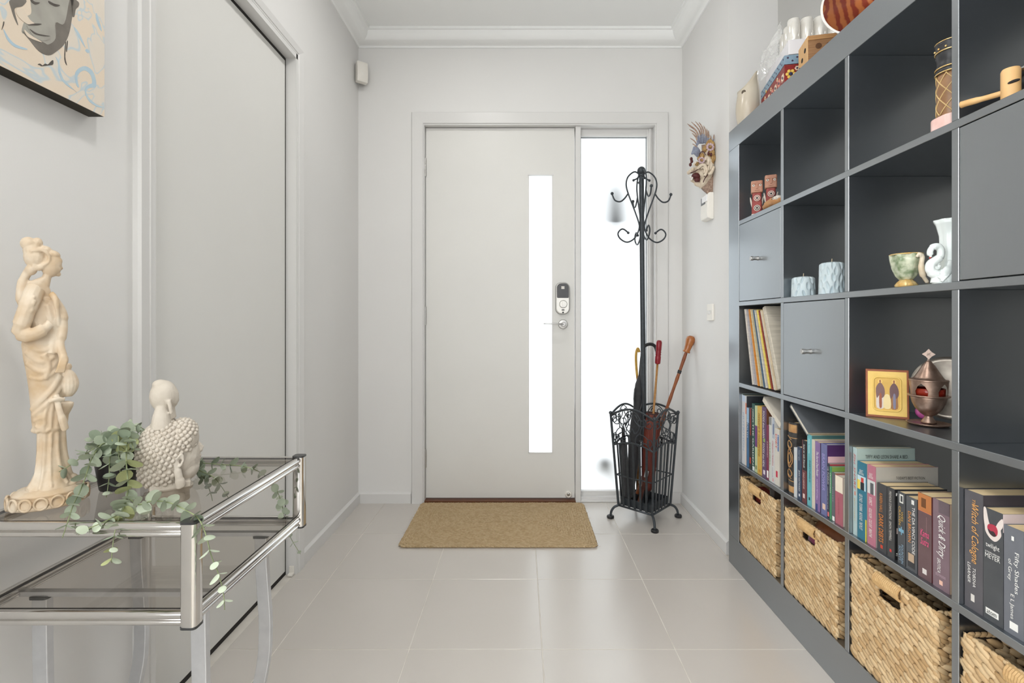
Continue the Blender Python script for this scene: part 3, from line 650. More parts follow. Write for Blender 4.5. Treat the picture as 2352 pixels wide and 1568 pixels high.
sw_ = [[(172, 172), (180, 158), (196, 152), (212, 162), (220, 182), (220, 200), (206, 202), (198, 210), (206, 226), (222, 240), (238, 246), (226, 246), (206, 234), (196, 216), (196, 202), (204, 194), (212, 190), (208, 172), (196, 162), (184, 166), (177, 180), (182, 200), (176, 196)],
       [(128, 130), (136, 142), (138, 160), (146, 182), (160, 196), (176, 212), (172, 208), (156, 198), (142, 184), (134, 164), (134, 146)],
       [(8, 66), (20, 86), (36, 102), (62, 112), (58, 114), (34, 108), (16, 90)], [(170, 62), (182, 76), (196, 108), (192, 104), (178, 80)], [(222, 30), (230, 54), (234, 72), (226, 60), (220, 40)], [(200, 112), (206, 118), (202, 122), (196, 116)]]
for s_ in sw_: shape('blue_swirl', s_, FB, .0003, 3)

# ------------------------------------------------------------------ jute door mat
JUTE = pm('jute_braid', srgb(176, 152, 116), 0.75, c2=srgb(194, 172, 138), island=True, spec=.15)
def spindle(mb, c, ax, up, l, wd, th, n=6):
    ax = Vector(ax).normalized(); up = Vector(up).normalized(); si = ax.cross(up)
    vs_ = []; rr = ((-1, 0), (-.55, .72), (0, 1), (.55, .72), (1, 0))
    c = Vector(c); vs_.append((c-ax*l)[:])
    for (t, r) in rr[1:4]:
        for k_ in range(n):
            a = 2*PI*k_/n; vs_.append((c+ax*(l*t)+si*(wd*r*math.cos(a))+up*(th*r*math.sin(a)))[:])
    vs_.append((c+ax*l)[:]); L = len(vs_)-1; fs = []
    for k_ in range(n):
        q = (k_+1) % n; fs += [(0, 1+q, 1+k_), (L, L-n+k_, L-n+q)]
        for i in range(2): fs.append((1+i*n+k_, 1+i*n+q, 1+(i+1)*n+q, 1+(i+1)*n+k_))
    mb.add(vs_, fs)
MX0, MX1, MY0, MY1 = -0.545, 0.344, 2.162, 2.688
mat_ = thing('door_mat', 'rectangular braided jute door mat in front of the entry door', 'mat', ((MX0+MX1)/2, (MY0+MY1)/2, 0))
obj('backing', MB().prism([(x+(MX0+MX1)/2, y+(MY0+MY1)/2) for x, y in rrect(MX1-MX0-.012, MY1-MY0-.012, .02)], .007, T((0, 0, 0))), JUTE, mat_)
rp_ = 0.0118; br = MB(); ring = 0
while True:
    o_ = .006+ring*rp_; w2, h2 = (MX1-MX0)/2-o_, (MY1-MY0)/2-o_
    if h2 < .004: break
    cr = max(.004, .022-o_*.3); rc = rrect(2*w2, 2*h2, min(cr, h2*.9), 4)
    P_ = [Vector((x+(MX0+MX1)/2, y+(MY0+MY1)/2, .0065)) for x, y in rc]; P_.append(P_[0])
    seg = 0.0135; carry = 0.0; side = 0
    for i in range(len(P_)-1):
        a, b = P_[i], P_[i+1]; L = (b-a).length
        if L < 1e-6: continue
        d = (b-a)/L; nrm = Vector((-d.y, d.x, 0)); s_ = carry
        while s_ < L:
            side ^= 1; p = a+d*s_; sg = 1 if side else -1
            ax = d+nrm*sg*.55
            spindle(br, p+nrm*sg*.0022+Vector((random.uniform(-.0008, .0008), random.uniform(-.0008, .0008), random.uniform(-.0008, .001))), ax, (0, 0, 1), .0118, .0042, .0042, 5)
            s_ += seg*.5
        carry = s_-L
    ring += 1
obj('braid', br, JUTE, mat_, smooth=True, kind='stuff', recalc=False)
fz = MB()
for _ in range(40):
    s_ = random.choice((0, 1, 2)); p = Vector((random.uniform(MX0, MX1), MY0, .004)) if s_ == 0 else Vector((MX0 if s_ == 1 else MX1, random.uniform(MY0, MY1), .004))
    q = p+Vector((random.uniform(-.015, .015), random.uniform(-.015, .006), random.uniform(0, .006))); fz.tube([p, (p+q)/2+Vector((0, 0, .003)), q], .0004, 4)
obj('loose_fibre', fz, JUTE, mat_, kind='stuff')
# ------------------------------------------------------------------ coat and umbrella stand
CX, CY = 0.634, 2.504
IRON = pm('dark_iron', (0.040, 0.047, 0.054), 0.36, 0.4, c2=(0.056, 0.064, 0.072), nscale=80, bump=.1, bscale=300)
cs = thing('coat_stand', 'black wrought iron coat and umbrella stand in front of the sidelight', 'coat stand', (CX, CY, 0))
RT, RB_, HT_, HB_, HR = 0.174, 0.134, 0.534, 0.065, 0.374
def rad(z): return RB_+(RT-RB_)*(z-HB_)/(HT_-HB_)
A4 = [-PI/2+.03, .03, PI/2+.03, PI+.03]
def cn(k, z, r=None): r = rad(z) if r is None else r; return Vector((CX+r*math.cos(A4[k % 4]), CY+r*math.sin(A4[k % 4]), z))
for k in range(4):
    p = obj('corner_post', MB().tube([cn(k, HB_-.004), cn(k, HT_)], .0062, 10), IRON, cs, auto=True)
    obj('finial', MB().ball(cn(k, HT_+.004), .0092, 12, 8), IRON, p, smooth=True)
    o3 = lambda r, z: cn(k, z, r)
    lg = obj('foot_leg', MB().tube(spline([o3(RB_, HB_), o3(RB_+.022, HB_-.010), o3(RB_+.036, HB_-.030), o3(RB_+.040, .012)], 5), .0062, 10), IRON, cs, smooth=True)
    obj('foot_pad', MB().lathe([(.0165, 0), (.0185, .003), (.0185, .010), (.015, .014), (0, .015)], 20, T(o3(RB_+.041, 0))), BLACKP, lg, auto=True)
def face(k, u, z):                              # point on side k, u 0..1
    return cn(k, z)*(1-u)+cn(k+1, z)*u
for k in range(4):
    arch = lambda u, z0, h: face(k, u, z0)+Vector((0, 0, h*math.sin(PI*u)**1.0-.02*h*0))
    obj('top_rail', MB().tube([face(k, u/16, HT_-.006)+Vector((0, 0, .040*math.sin(PI*u/16))) for u in range(17)], .0055, 8), IRON, cs, smooth=True)
    obj('middle_rail', MB().tube([face(k, u/16, HR)+Vector((0, 0, .026*math.sin(PI*u/16))) for u in range(17)], .0042, 8), IRON, cs, smooth=True)
    obj('bottom_rail', MB().tube([face(k, 0, HB_), face(k, 1, HB_)], .0052, 8), IRON, cs, smooth=True)
    obj('hoop_bar', MB().tube([face(k, .03, .222)*.985+Vector((CX, CY, .222))*.015, face(k, .97, .222)*.985+Vector((CX, CY, .222))*.015], .0034, 6), IRON, cs)
    n_ = (cn(k, .3)+cn(k+1, .3))/2-Vector((CX, CY, .3)); n_.z = 0; n_.normalize()
    for q in range(5):
        u = (q+1)/6; a, b = face(k, u, HR+.024*math.sin(PI*u)), face(k, u, HB_+.002); tdir = (cn(k+1, .3)-cn(k, .3)).normalized(); hw = .0056
        mb = MB(); mb.add([(p+tdir*s*hw+n_*d)[:] for p in (b, a) for s, d in ((-1, -.0012), (1, -.0012), (1, .0018), (-1, .0018))], [(0, 1, 2, 3), (7, 6, 5, 4), (0, 4, 5, 1), (1, 5, 6, 2), (2, 6, 7, 3), (3, 7, 4, 0)])
        obj('slat', mb, IRON, cs)
    def scroll(uv, r=.0026):
        return obj('scroll', MB().tube(spline([face(k, u, HR+v*(HT_-HR)) for u, v in uv], 5), r, 6), IRON, cs, smooth=True)
    for m_ in (0, 1):
        fx = (lambda u: u) if m_ == 0 else (lambda u: 1-u)
        S = lambda l: [(fx(u), v) for u, v in l]
        scroll(S([(.02, .93), (.10, .97), (.20, .90), (.20, .74), (.10, .70), (.05, .80), (.11, .88), (.15, .82)]))
        scroll(S([(.22, .98), (.18, .82), (.28, .72), (.36, .80), (.34, .92), (.27, .90)]))
        scroll(S([(.34, .70), (.30, .86), (.38, 1.08), (.50, 1.18)]))
        scroll(S([(.28, .70), (.32, .50), (.22, .44), (.14, .34), (.12, .14)]))
        scroll(S([(.30, .52), (.40, .40), (.44, .22), (.36, .10), (.26, .16), (.27, .28), (.34, .27)]))
        scroll(S([(.02, .16), (.06, .34), (.14, .34), (.15, .18), (.08, .12), (.05, .20)]))
        scroll(S([(.50, .62), (.44, .48), (.36, .60), (.34, .72), (.42, .84), (.47, .98), (.42, 1.06), (.38, .96)]))
        scroll(S([(.02, .02), (.10, .10), (.20, .22), (.30, .20)]))
tr = MB(); zt0, zt1 = HB_+.004, .108; vv = []
for z in (zt0, zt1):
    for k in range(4): vv.append(cn(k, z, rad(z)-.014)[:])
for z in (zt1, zt0+.003):
    for k in range(4): vv.append(cn(k, z, rad(z)-.018)[:])
tr.add(vv, [(3, 2, 1, 0)]+[(i*4+k, i*4+(k+1) % 4, i*4+4+(k+1) % 4, i*4+4+k) for i in range(3) for k in range(4)]+[(12, 13, 14, 15)])
obj('drip_tray', tr, IRON, cs)
TOP = Vector((.6185, CY, 1.774))
BOT = Vector((CX, CY, zt0+.004)); pol = lambda z: BOT+(TOP-BOT)*((z-BOT.z)/(TOP.z-BOT.z))
obj('pole', MB().tube([BOT, pol(1.765)], .0128, 14), IRON, cs, auto=True)
obj('finial_ball', MB().ball(pol(1.776), (.0215, .0215, .022), 18, 12).lathe([(.014, -.03), (.0165, -.022), (.014, -.016)], 16, T(pol(1.776))), IRON, cs, smooth=True)
zh = lambda zy: 1.848-.000712*zy
def arm(k):
    a = .06+PI/2*k; d = Vector((math.cos(a), math.sin(a), 0))
    Q = lambda u, zy: pol(zh(zy))+d*(u*.000712)
    t = MB().tube(spline([Q(58, 168), Q(34, 158), Q(20, 140), Q(24, 120), Q(55, 110), Q(98, 146), Q(112, 200), Q(98, 265), Q(55, 380), Q(24, 470), Q(20, 515), Q(42, 570), Q(75, 603), Q(115, 615), Q(158, 592), Q(175, 558), Q(160, 530), Q(135, 522), Q(100, 547)], 5), .0040, 8)
    o = obj('scroll_arm', t, IRON, cs, smooth=True)
    obj('coat_hook', MB().tube(spline([Q(98, 265), Q(125, 302), Q(158, 325), Q(195, 315), Q(214, 275)], 6), .0040, 8), IRON, o, smooth=True)
    obj('ball_tip', MB().ball(Q(58, 170), .0066, 10, 8).ball(Q(100, 548), .0070, 10, 8).ball(Q(215, 268), .0082, 10, 8), IRON, o, smooth=True)
for k in range(4): arm(k)
# umbrellas and sticks standing in it
tz = zt0+.006
def stick(name, label, cat): return thing(name, label, cat, (CX, CY, tz))
# brown walking stick
a, b = at(1588, 775, 2.53), Vector((CX-.040, CY+.040, tz))
ws = stick('walking_stick', 'glossy brown wooden walking stick with bulbous knob, leaning right', 'walking stick'); dr = (a-b).normalized()
WOODC = pm('cane_wood', srgb(150, 84, 40), .3, c2=srgb(108, 52, 24), nscale=60, stretch=(1, 1, .3), bump=.4, bscale=160)
L = (a-b).length; pp = lambda t: b+(a-b)*t
obj('shaft', MB().tube([pp(i/24) for i in range(24)], [.0085+.0012*math.sin(i*2.2) for i in range(24)], 10), WOODC, ws, smooth=True)
Mk = basis(pp(.93), dr.orthogonal(), dr.cross(dr.orthogonal()), dr)
obj('knob', MB().lathe([(.012, -.02), (.019, -.018), (.019, -.012), (.016, -.008), (.019, .02), (.024, .045), (.0225, .060), (.012, .070), (0, .072)], 20, Mk), pm('cane_knob', srgb(176, 108, 48), .22, c2=srgb(150, 84, 36), nscale=40, coat=.5), ws, smooth=True)
obj('band', MB().tube([pp(.78), pp(.80)], .0102, 12), BLACKP, ws)
obj('tip', MB().tube([pp(0.0), pp(.04)], .0098, 10), BLACKP, ws)
# paper parasol with red handle
a, b = at(1514.4, 781, 2.47), Vector((CX+.004, CY-.02, tz))
ps = stick('paper_parasol', 'folded brick-red paper parasol with ridged red handle', 'umbrella'); pp = lambda t: b+(a-b)*t; L = (a-b).length
dr = (a-b).normalized(); Mp = basis(b, dr.orthogonal(), dr.cross(dr.orthogonal()), dr)
RED = pm('red_lacquer', srgb(140, 28, 40), .3, c2=srgb(120, 20, 32), nscale=40)
obj('handle', MB().lathe([(0, L), (.010, L-.001), (.014, L-.010), (.014, L-.05), (.0125, L-.055), (.0148, L-.06), (.0125, L-.066), (.0148, L-.072), (.0125, L-.078), (.0145, L-.085), (.014, L-.115), (.012, L-.120), (.006, L-.121)], 18, Mp), RED, ps, smooth=True)
obj('shaft', MB().lathe([(.0055, .05), (.0055, L-.115)], 10, Mp), pm('bamboo', srgb(176, 128, 70), .45, c2=srgb(150, 104, 54), nscale=80), ps, smooth=True)
PAPER = pm('oiled_paper', srgb(122, 58, 44), .55, c2=srgb(98, 42, 34), nscale=40, stretch=(1, 1, .2))
LT = L-.375
obj('canopy', MB().lathe([(.012, .06), (.026, .10), (.034, .22), (.0375, LT*.62), (.036, LT*.85), (.034, LT)], 60, Mp, fn=lambda r, z, a_, i: r*(1+.07*math.cos(20*a_))), PAPER, ps, smooth=True)
obj('canopy_rim', MB().lathe([(.034, LT-.045), (.0352, LT-.02), (.033, LT+.006), (.028, LT+.006), (.026, LT-.03)], 60, Mp, fn=lambda r, z, a_, i: r*(1+.07*math.cos(20*a_)+.02*math.sin(7*a_))), pm('rim_dark', srgb(44, 30, 28), .6, c2=srgb(70, 40, 34), nscale=60), ps, smooth=True)
obj('tip', MB().lathe([(.006, 0), (.009, .01), (.016, .05), (.018, .10), (.010, .12)], 16, Mp), BLACKP, ps, smooth=True)
# black crook-handled umbrella
BFAB = pm('black_fabric', (0.022, 0.022, 0.025), .75, c2=(0.035, 0.035, 0.038), nscale=60, sheen=.3, bump=.5, bscale=40)
a, b = at(1474, 815, 2.53), Vector((CX-.075, CY-.005, tz)); um = stick('crook_umbrella', 'folded black umbrella with curved crook handle behind the pole', 'umbrella'); pp = lambda t: b+(a-b)*t
up_ = Vector((0, 0, 1)); dd = (a-b).normalized()
obj('canopy', MB().tube([pp(t) for t in (0.04, .12, .25, .40, .52, .60, .66, .72, .80, .86)], [.010, .018, .026, .031, .030, .026, .017, .024, .021, .008], 14, flat=(1.05, .9)), BFAB, um, smooth=True)
for q in range(4): obj('fold', MB().tube(spline([pp(.62)+Vector((.020*math.cos(q*1.7), .02*math.sin(q*1.7), 0)), pp(.70)+Vector((.030*math.cos(q*1.7+.3), .03*math.sin(q*1.7+.3), .004)), pp(.78)+Vector((.024*math.cos(q*1.7), .024*math.sin(q*1.7), 0))], 4), [.004]*4+[.007]*4+[.003], 8, flat=(.5, 1.6)), BFAB, um, smooth=True)
ck = at(1474, 815, 2.53)
obj('crook', MB().tube(spline([pp(.84), ck+Vector((.004, 0, .02)), ck+Vector((.018, 0, .048)), ck+Vector((.045, 0, .056)), ck+Vector((.068, 0, .045)), ck+Vector((.078, 0, .015)), ck+Vector((.080, 0, -.012))], 6), .0085, 12), BLACKP, um, smooth=True)
obj('ferrule', MB().tube([pp(0), pp(.06)], .004, 8), STEEL, um)
# tan shoehorn-like strap handle with thin cane
a, b = at(1464, 800, 2.55), Vector((CX-.02, CY+.055, tz)); sh_ = stick('wooden_cane', 'slim cane with flat ochre strap handle beside the black umbrella', 'walking stick'); pp = lambda t: b+(a-b)*t
obj('strap', MB().tube(spline([pp(.80), pp(.88)+Vector((-.006, 0, 0)), pp(.96)+Vector((-.007, 0, 0)), pp(1.0)+Vector((.002, 0, 0)), pp(.975)+Vector((.010, 0, 0))], 6), .0075, 10, flat=(.9, .45)), pm('ochre_strap', srgb(196, 156, 70), .45, c2=srgb(176, 136, 56), nscale=60), sh_, smooth=True)
obj('shaft', MB().tube([pp(0), pp(.82)], .0055, 8), pm('cane_tan', srgb(146, 108, 58), .45, c2=srgb(124, 88, 46), nscale=60), sh_, smooth=True)
# folded compact umbrella and small wooden board low in the basket
a, b = Vector((CX-.005, CY-.062, .245)), Vector((CX-.048, CY-.062, tz)); fu = stick('wooden_paddle', 'short reddish wooden paddle leaning inside the stand', 'paddle')
dd = (a-b).normalized(); Mq = basis(b, Vector((0, 1, 0)).cross(dd), (0, 1, 0), dd)
obj('blade', MB().box(-.009, .009, -.004, .004, 0, .17, Mq), pm('paddle_wood', srgb(88, 46, 32), .4, c2=srgb(66, 32, 22), nscale=40), fu, bevel=.002)
obj('ferrule', MB().box(-.0095, .0095, -.0045, .0045, .155, .19, Mq), STEEL, fu, bevel=.002)
a, b = at(1432, 1000, 2.47), Vector((CX-.085, CY+.01, tz)); co = stick('compact_umbrella', 'small folded black umbrella low in the left corner of the stand', 'umbrella'); pp = lambda t: b+(a-b)*t
obj('canopy', MB().tube([pp(t) for t in (0, .1, .4, .8, .95)], [.008, .015, .017, .015, .009], 12), BFAB, co, smooth=True)
obj('handle', MB().tube([pp(.93), pp(1.12)], [.009, .008], 10), BLACKP, co, smooth=True)
# ------------------------------------------------------------------ figurine on the table
SD = 0.835
IV = pm('aged_ivory', srgb(232, 220, 202), 0.42, c2=srgb(196, 164, 122), nscale=24, namt=.85, bump=.25, bscale=140, spec=.4)
SCX = 110; STH = math.atan((SCX-PX)/FPX); SCC = at(SCX, 0, SD); SKC = math.cos(STH)
def sp(x, y, d=0.0): return Vector(((x-SCX)*SD/FPX, d, CH-(y-PY)*SD/FPX))      # measured in the plane facing the viewer
def turned(mb, c, th): # stand the measured figure at its place on the table, turned towards the viewer
    k = math.cos(th); M = T((c.x, c.y, 0), rz=-th) @ Matrix.Diagonal((k, k, 1, 1)); mb.v = [(M @ Vector(p))[:] for p in mb.v]; return mb
PXM = SD/FPX
rows = [(636, 96, 116, .9), (648, 66, 108, .8), (665, 62, 116, .75), (700, 60, 126, .75), (735, 58, 132, .75), (765, 56, 138, .75), (790, 50, 142, .75), (820, 54, 146, .75), (850, 60, 146, .78), (890, 66, 146, .8), (930, 70, 144, .85), (960, 72, 146, .85), (985, 75, 146, .85), (988, 84, 144, .85), (1020, 84, 144, .85), (1050, 83, 148, .9), (1080, 80, 154, .95), (1100, 70, 166, 1.0), (1118, 56, 180, 1.0)]
def loft(mb, rws, n=28):
    v = []; f = []
    for (y, xl, xr, ra) in rws:
        c = sp((xl+xr)/2, y); a_ = (xr-xl)/2*PXM; b_ = a_*ra
        for k in range(n):
            t = 2*PI*k/n; v.append((c.x+a_*math.cos(t), c.y+b_*math.sin(t), c.z))
    for i in range(len(rws)-1):
        for k in range(n): q = (k+1) % n; f.append((i*n+k, i*n+q, (i+1)*n+q, (i+1)*n+k))
    f.append(tuple(range(n))); f.append(tuple((len(rws)-1)*n+k for k in range(n))[::-1])
    return mb.add(v, f)
def sf(x, y, out=0.0):
    for i in range(len(rows)-1):
        if rows[i][0] <= y <= rows[i+1][0]:
            t = (y-rows[i][0])/(rows[i+1][0]-rows[i][0]); L = [a_+(b_-a_)*t for a_, b_ in zip(rows[i], rows[i+1])]; break
    else: L = rows[-1] if y > 700 else rows[0]
    c = (L[1]+L[2])/2; a_ = (L[2]-L[1])/2; u = max(-.999, min(.999, (x-c)/a_)); dep = a_*L[3]*math.sqrt(1-u*u)*PXM
    return sp(x, y, -dep-out)
fg = thing('figurine', 'tall ivory-coloured robed lady figurine with urn on the glass table', 'figurine', (SCC.x, SD, HGT+.002))
b = MB(); loft(b, rows)
def ft(pts, r): b.tube(spline([sf(x, y, -.001) for x, y in pts], 5), r, 8)
for pts, r in (([(58, 785), (85, 802), (112, 800), (136, 775)], .0040), ([(60, 805), (90, 828), (118, 822), (142, 790)], .0042), ([(62, 830), (90, 850), (115, 846), (142, 815)], .0040), ([(68, 862), (95, 868), (118, 858), (140, 838)], .0036),
               ([(74, 938), (100, 912), (122, 890), (138, 862)], .0058), ([(76, 950), (104, 928), (128, 905), (142, 880)], .0048), ([(78, 962), (96, 955), (104, 968), (92, 978), (82, 972)], .0036),
               ([(100, 985), (104, 950), (112, 925)], .0036), ([(116, 985), (118, 950), (124, 915)], .0036), ([(130, 985), (132, 950), (134, 920)], .0040),
               ([(90, 992), (88, 1040), (82, 1085), (66, 1112)], .0036), ([(104, 992), (102, 1045), (98, 1090), (92, 1114)], .0038), ([(118, 992), (116, 1045), (116, 1090), (118, 1112)], .0034), ([(132, 992), (134, 1045), (142, 1085), (156, 1110)], .0038),
               ([(110, 700), (120, 740), (124, 775), (118, 812)], .0075), ([(100, 690), (112, 690), (124, 702)], .0050), ([(100, 812), (112, 840), (104, 868)], .0060), ([(66, 690), (78, 720), (86, 750)], .0030)): ft(pts, r)
for k in range(16): t = k/15; b.ball(sf(76+70*t, 984+2*math.sin(k*1.3), -.002), .0042, 8, 6)
# arms
b.tube(spline([sp(84, 662, -.018), sp(66, 705, -.026), sp(52, 745, -.028), sp(45, 764, -.022)], 6), [.017]*7+[.0155]*6+[.013]*6, 12)
b.tube(spline([sp(47, 764, -.022), sp(72, 768, -.034), sp(100, 756, -.036), sp(116, 742, -.034)], 6), [.0125]*6+[.011]*7+[.008]*6, 12)
for k in range(22):
    t = k/21; p = sp(78-30*t, 690+72*t, -.040+.006*t); b.ball(p+Vector((.004*math.sin(k*2.4), 0, .003*math.cos(k*1.7))), .0038, 8, 6)
b.tube(spline([sp(118, 690, -.006), sp(138, 720, -.01), sp(143, 752, -.014), sp(138, 790, -.022), sp(145, 818, -.03)], 5), [.013]*8+[.0105]*6+[.008]*7, 12)
b.ball(sp(146, 826, -.034), (.009, .007, .011), 10, 8)
for q in range(4): b.tube(spline([sp(138+q*5, 826, -.038), sp(134+q*5, 840, -.042), sp(128+q*6, 854, -.040)], 4), .0026, 8)
b.tube(spline([sp(118, 676, -.02), sp(128, 690, -.03), sp(132, 720, -.026), sp(134, 748, -.02)], 5), [.006]*8+[.0045]*8, 8)
# head, hair, head-dress
b.ball(sp(117, 607), (.0195, .0185, .0215), 16, 12).ball(sp(141, 614), (.0038, .003, .0034), 8, 6).ball(sp(134, 628), (.0055, .006, .0045), 8, 6).ball(sp(130, 598), (.011, .013, .008), 10, 8).ball(sp(132, 617, -.006), (.007, .006, .006), 8, 6)
b.tube([sp(108, 632), sp(104, 655)], .0082, 12)
b.ball(sp(66, 563), (.0145, .016, .0115), 14, 10).ball(sp(86, 560), (.010, .013, .0095), 12, 8).ball(sp(82, 592), (.021, .021, .020), 14, 10).ball(sp(104, 578), (.013, .016, .010), 12, 8).ball(sp(118, 586), (.0165, .0165, .0095), 12, 8).ball(sp(74, 578), (.016, .018, .016), 12, 8)
b.tube(spline([sp(70, 582, -.018), sp(96, 577, -.020), sp(112, 588, -.019), sp(112, 602, -.018), sp(98, 612, -.017)], 5), .0028, 8)
for k in range(6): b.ball(sp(80+k*5, 614+3*math.sin(k), -.012), .0058, 8, 6)
b.ball(sp(72, 622, -.004), (.011, .012, .009), 10, 8)
b.tube(spline([sp(66, 625), sp(54, 650), sp(50, 690), sp(54, 735)], 5), [.008]*5+[.0095]*6+[.006]*5, 10)
# urn on a small fluted stand
for k in range(16):
    a_ = 2*PI*k/16; b.tube(spline([sp(158, 856)+Vector((.006*math.cos(a_), .006*math.sin(a_), 0)), sp(158, 866)+Vector((.0125*math.cos(a_), .0125*math.sin(a_), 0)), sp(159, 884)+Vector((.0165*math.cos(a_), .0165*math.sin(a_), 0)), sp(158, 902)+Vector((.0125*math.cos(a_), .0125*math.sin(a_), 0)), sp(157, 912)+Vector((.005*math.cos(a_), .005*math.sin(a_), 0))], 4), .0030, 6)
b.ball(sp(159, 884), (.0155, .0155, .021), 14, 10).ball(sp(157, 844), (.008, .008, .0065), 10, 8).tube([sp(157, 850), sp(157, 857)], .0062, 10)
b.lathe([(.004, -.026), (.0055, -.012), (.0125, 0), (.0145, .004), (.0145, .009), (.006, .012)], 16, T(sp(152, 940)))
b.tube(spline([sp(140, 945), sp(142, 985), sp(146, 1040), sp(158, 1095), sp(172, 1112)], 5), [.010]*6+[.008]*6+[.0085]*5+[.011]*4, 10)
b.tube(spline([sp(128, 905, -.03), sp(136, 940, -.036), sp(144, 965, -.034), sp(150, 985, -.028)], 5), [.006]*8+[.0075]*8, 8)
b.tube(spline([sp(112, 918, -.036), sp(128, 914, -.04), sp(148, 917, -.03)], 4), .0036, 8)
for (x, y, r) in ((96, 1114, .012), (120, 1116, .011), (78, 1116, .010), (150, 1112, .010), (166, 1112, .009)): b.ball(sp(x, y, -.022), (r, r*.8, r*.7), 10, 8)
body = obj('figure', turned(b, SCC, STH), IV, fg); remesh(body, .0014, 1, .4)
bs_ = MB(); zb = HGT+.002; H_ = sp(0, 1117).z-zb; bx = SCC.x+.002; ra_, rb_ = .0515, .047
bs_.lathe([(.93, 0), (1.0, .06*H_), (1.0, .22*H_), (.985, .28*H_), (.965, .55*H_), (.90, .62*H_), (.88, .70*H_), (.90, .76*H_), (.88, .86*H_), (.80, .92*H_), (.76, 1.02*H_), (0, 1.02*H_)], 56, T((bx, SD, zb), rz=-STH) @ Matrix.Diagonal((ra_, rb_, 1, 1)))
obj('base', bs_, IV, fg, smooth=True)
for k in range(16):
    a_ = -PI*.5+(k-7.5)*2*PI/16; R3 = Matrix.Rotation(-STH, 3, 'Z'); pv = R3 @ Vector((ra_*.985*math.cos(a_), rb_*.985*math.sin(a_), 0)); px_, py_ = bx+pv.x, SD+pv.y
    nx = R3 @ Vector((math.cos(a_)/ra_, math.sin(a_)/rb_, 0)).normalized(); tx = Vector((-nx.y, nx.x, 0))
    obj('medallion', MB().tube([Vector((px_, py_, zb+.42*H_))+tx*(.0082*math.cos(q*PI/8))+Vector((0, 0, .0095*math.sin(q*PI/8))) for q in range(16)], .0019, 6, closed=True), IV, fg, smooth=True)

# ------------------------------------------------------------------ stone head bust
BD = 0.925; BM = BD/FPX
STONE = pm('white_plaster', srgb(216, 208, 196), 0.7, c2=srgb(196, 186, 172), nscale=30, namt=.7, bump=.5, bscale=160, spec=.25)
BCX = 388; BTH = math.atan((BCX-PX)/FPX); BCC = at(BCX, 0, BD)
def bp(x, y, d=0.0): return Vector(((x-BCX)*BM, d, CH-(y-PY)*BM))
bu = thing('head_bust', 'pale plaster buddha head bust with curled hair, facing right on the table', 'bust', (BCC.x, BD, HGT+.001))
def q3(r): return tuple(v*BM for v in r)
hb = MB(); hb.ball(bp(383, 1037), q3((68, 60, 72)), 40, 28).ball(bp(378, 1075), q3((58, 54, 46)), 30, 20)
hb.ball(bp(420, 1010), q3((40, 50, 44)), 30, 20)
hair = obj('hair', turned(hb, BCC, BTH), STONE, bu); remesh(hair, .0024, 2)
cu = MB(); cents = [((383, 1037), (68, 60, 72)), ((378, 1075), (58, 54, 46)), ((420, 1010), (40, 50, 44))]
N = 440; ga = PI*(3-5**.5)
for ci, (cc, rr) in enumerate(cents):
    nn = (N, 230, 210)[ci]
    for i in range(nn):
        zc = 1-2*(i+.5)/nn; r_ = math.sqrt(1-zc*zc); th_ = ga*i
        n = Vector((r_*math.cos(th_), r_*math.sin(th_), zc)); px_ = cc[0]+n.x*rr[0]; py_ = cc[1]-n.z*rr[2]; dy = n.y*rr[1]
        if py_ > 1108 or py_ < 958: continue
        inside = False
        for cj, (c2, r2) in enumerate(cents):
            if cj != ci and ((px_-c2[0])/r2[0])**2+((py_-c2[1])/r2[2])**2+(dy/r2[1])**2 < .99: inside = True
        if inside: continue
        lim = 455 if py_ < 1000 else (440 if py_ < 1035 else 418)
        if px_ > lim+max(0, (abs(dy)-35))*.0: continue
        if 398 < px_ and py_ > 1040 and abs(dy) > 20: continue
        s_ = 6.4*BM; p = bp(px_, py_, dy*BM)
        cu.ball(p, (s_, s_, s_*.85), 7, 5)
obj('hair_curls', turned(cu, BCC, BTH), STONE, bu, smooth=True, kind='stuff', recalc=False)
fb = MB()
fb.ball(bp(416, 1050), q3((46, 46, 56)), 28, 20).ball(bp(428, 1078), q3((32, 38, 30)), 20, 14).ball(bp(446, 1066), q3((16, 22, 26)), 16, 12)
fb.tube(spline([bp(452, 1016), bp(461, 1030), bp(468, 1039)], 5), [3.6*BM]*4+[5.5*BM]*4+[5.8*BM]*3, 10).ball(bp(463, 1042), q3((6, 8, 4.5)), 10, 8)
fb.ball(bp(461, 1054), q3((5, 9, 3)), 10, 8).ball(bp(460, 1061), q3((5, 8, 3.2)), 10, 8).ball(bp(453, 1079), q3((8, 12, 8)), 12, 8)
fb.ball(bp(446, 1023, -.020), q3((8, 9, 4)), 10, 8).ball(bp(446, 1012, -.014), q3((9, 16, 4)), 10, 8).ball(bp(440, 1052, -.018), q3((14, 16, 14)), 12, 10)
fb.lathe([(50*BM, -.032), (48*BM, -.01), (44*BM, .012), (44*BM, .04)], 28, T(bp(388, 1112)), sy=.85).ball(bp(432, 1118, -.006), q3((14, 22, 10)), 12, 8)
fb.box(bp(345, 0).x, bp(438, 0).x, -.036, .036, HGT+.001, HGT+.012)
face_ = obj('face', turned(fb, BCC, BTH), STONE, bu); remesh(face_, .0016, 2)
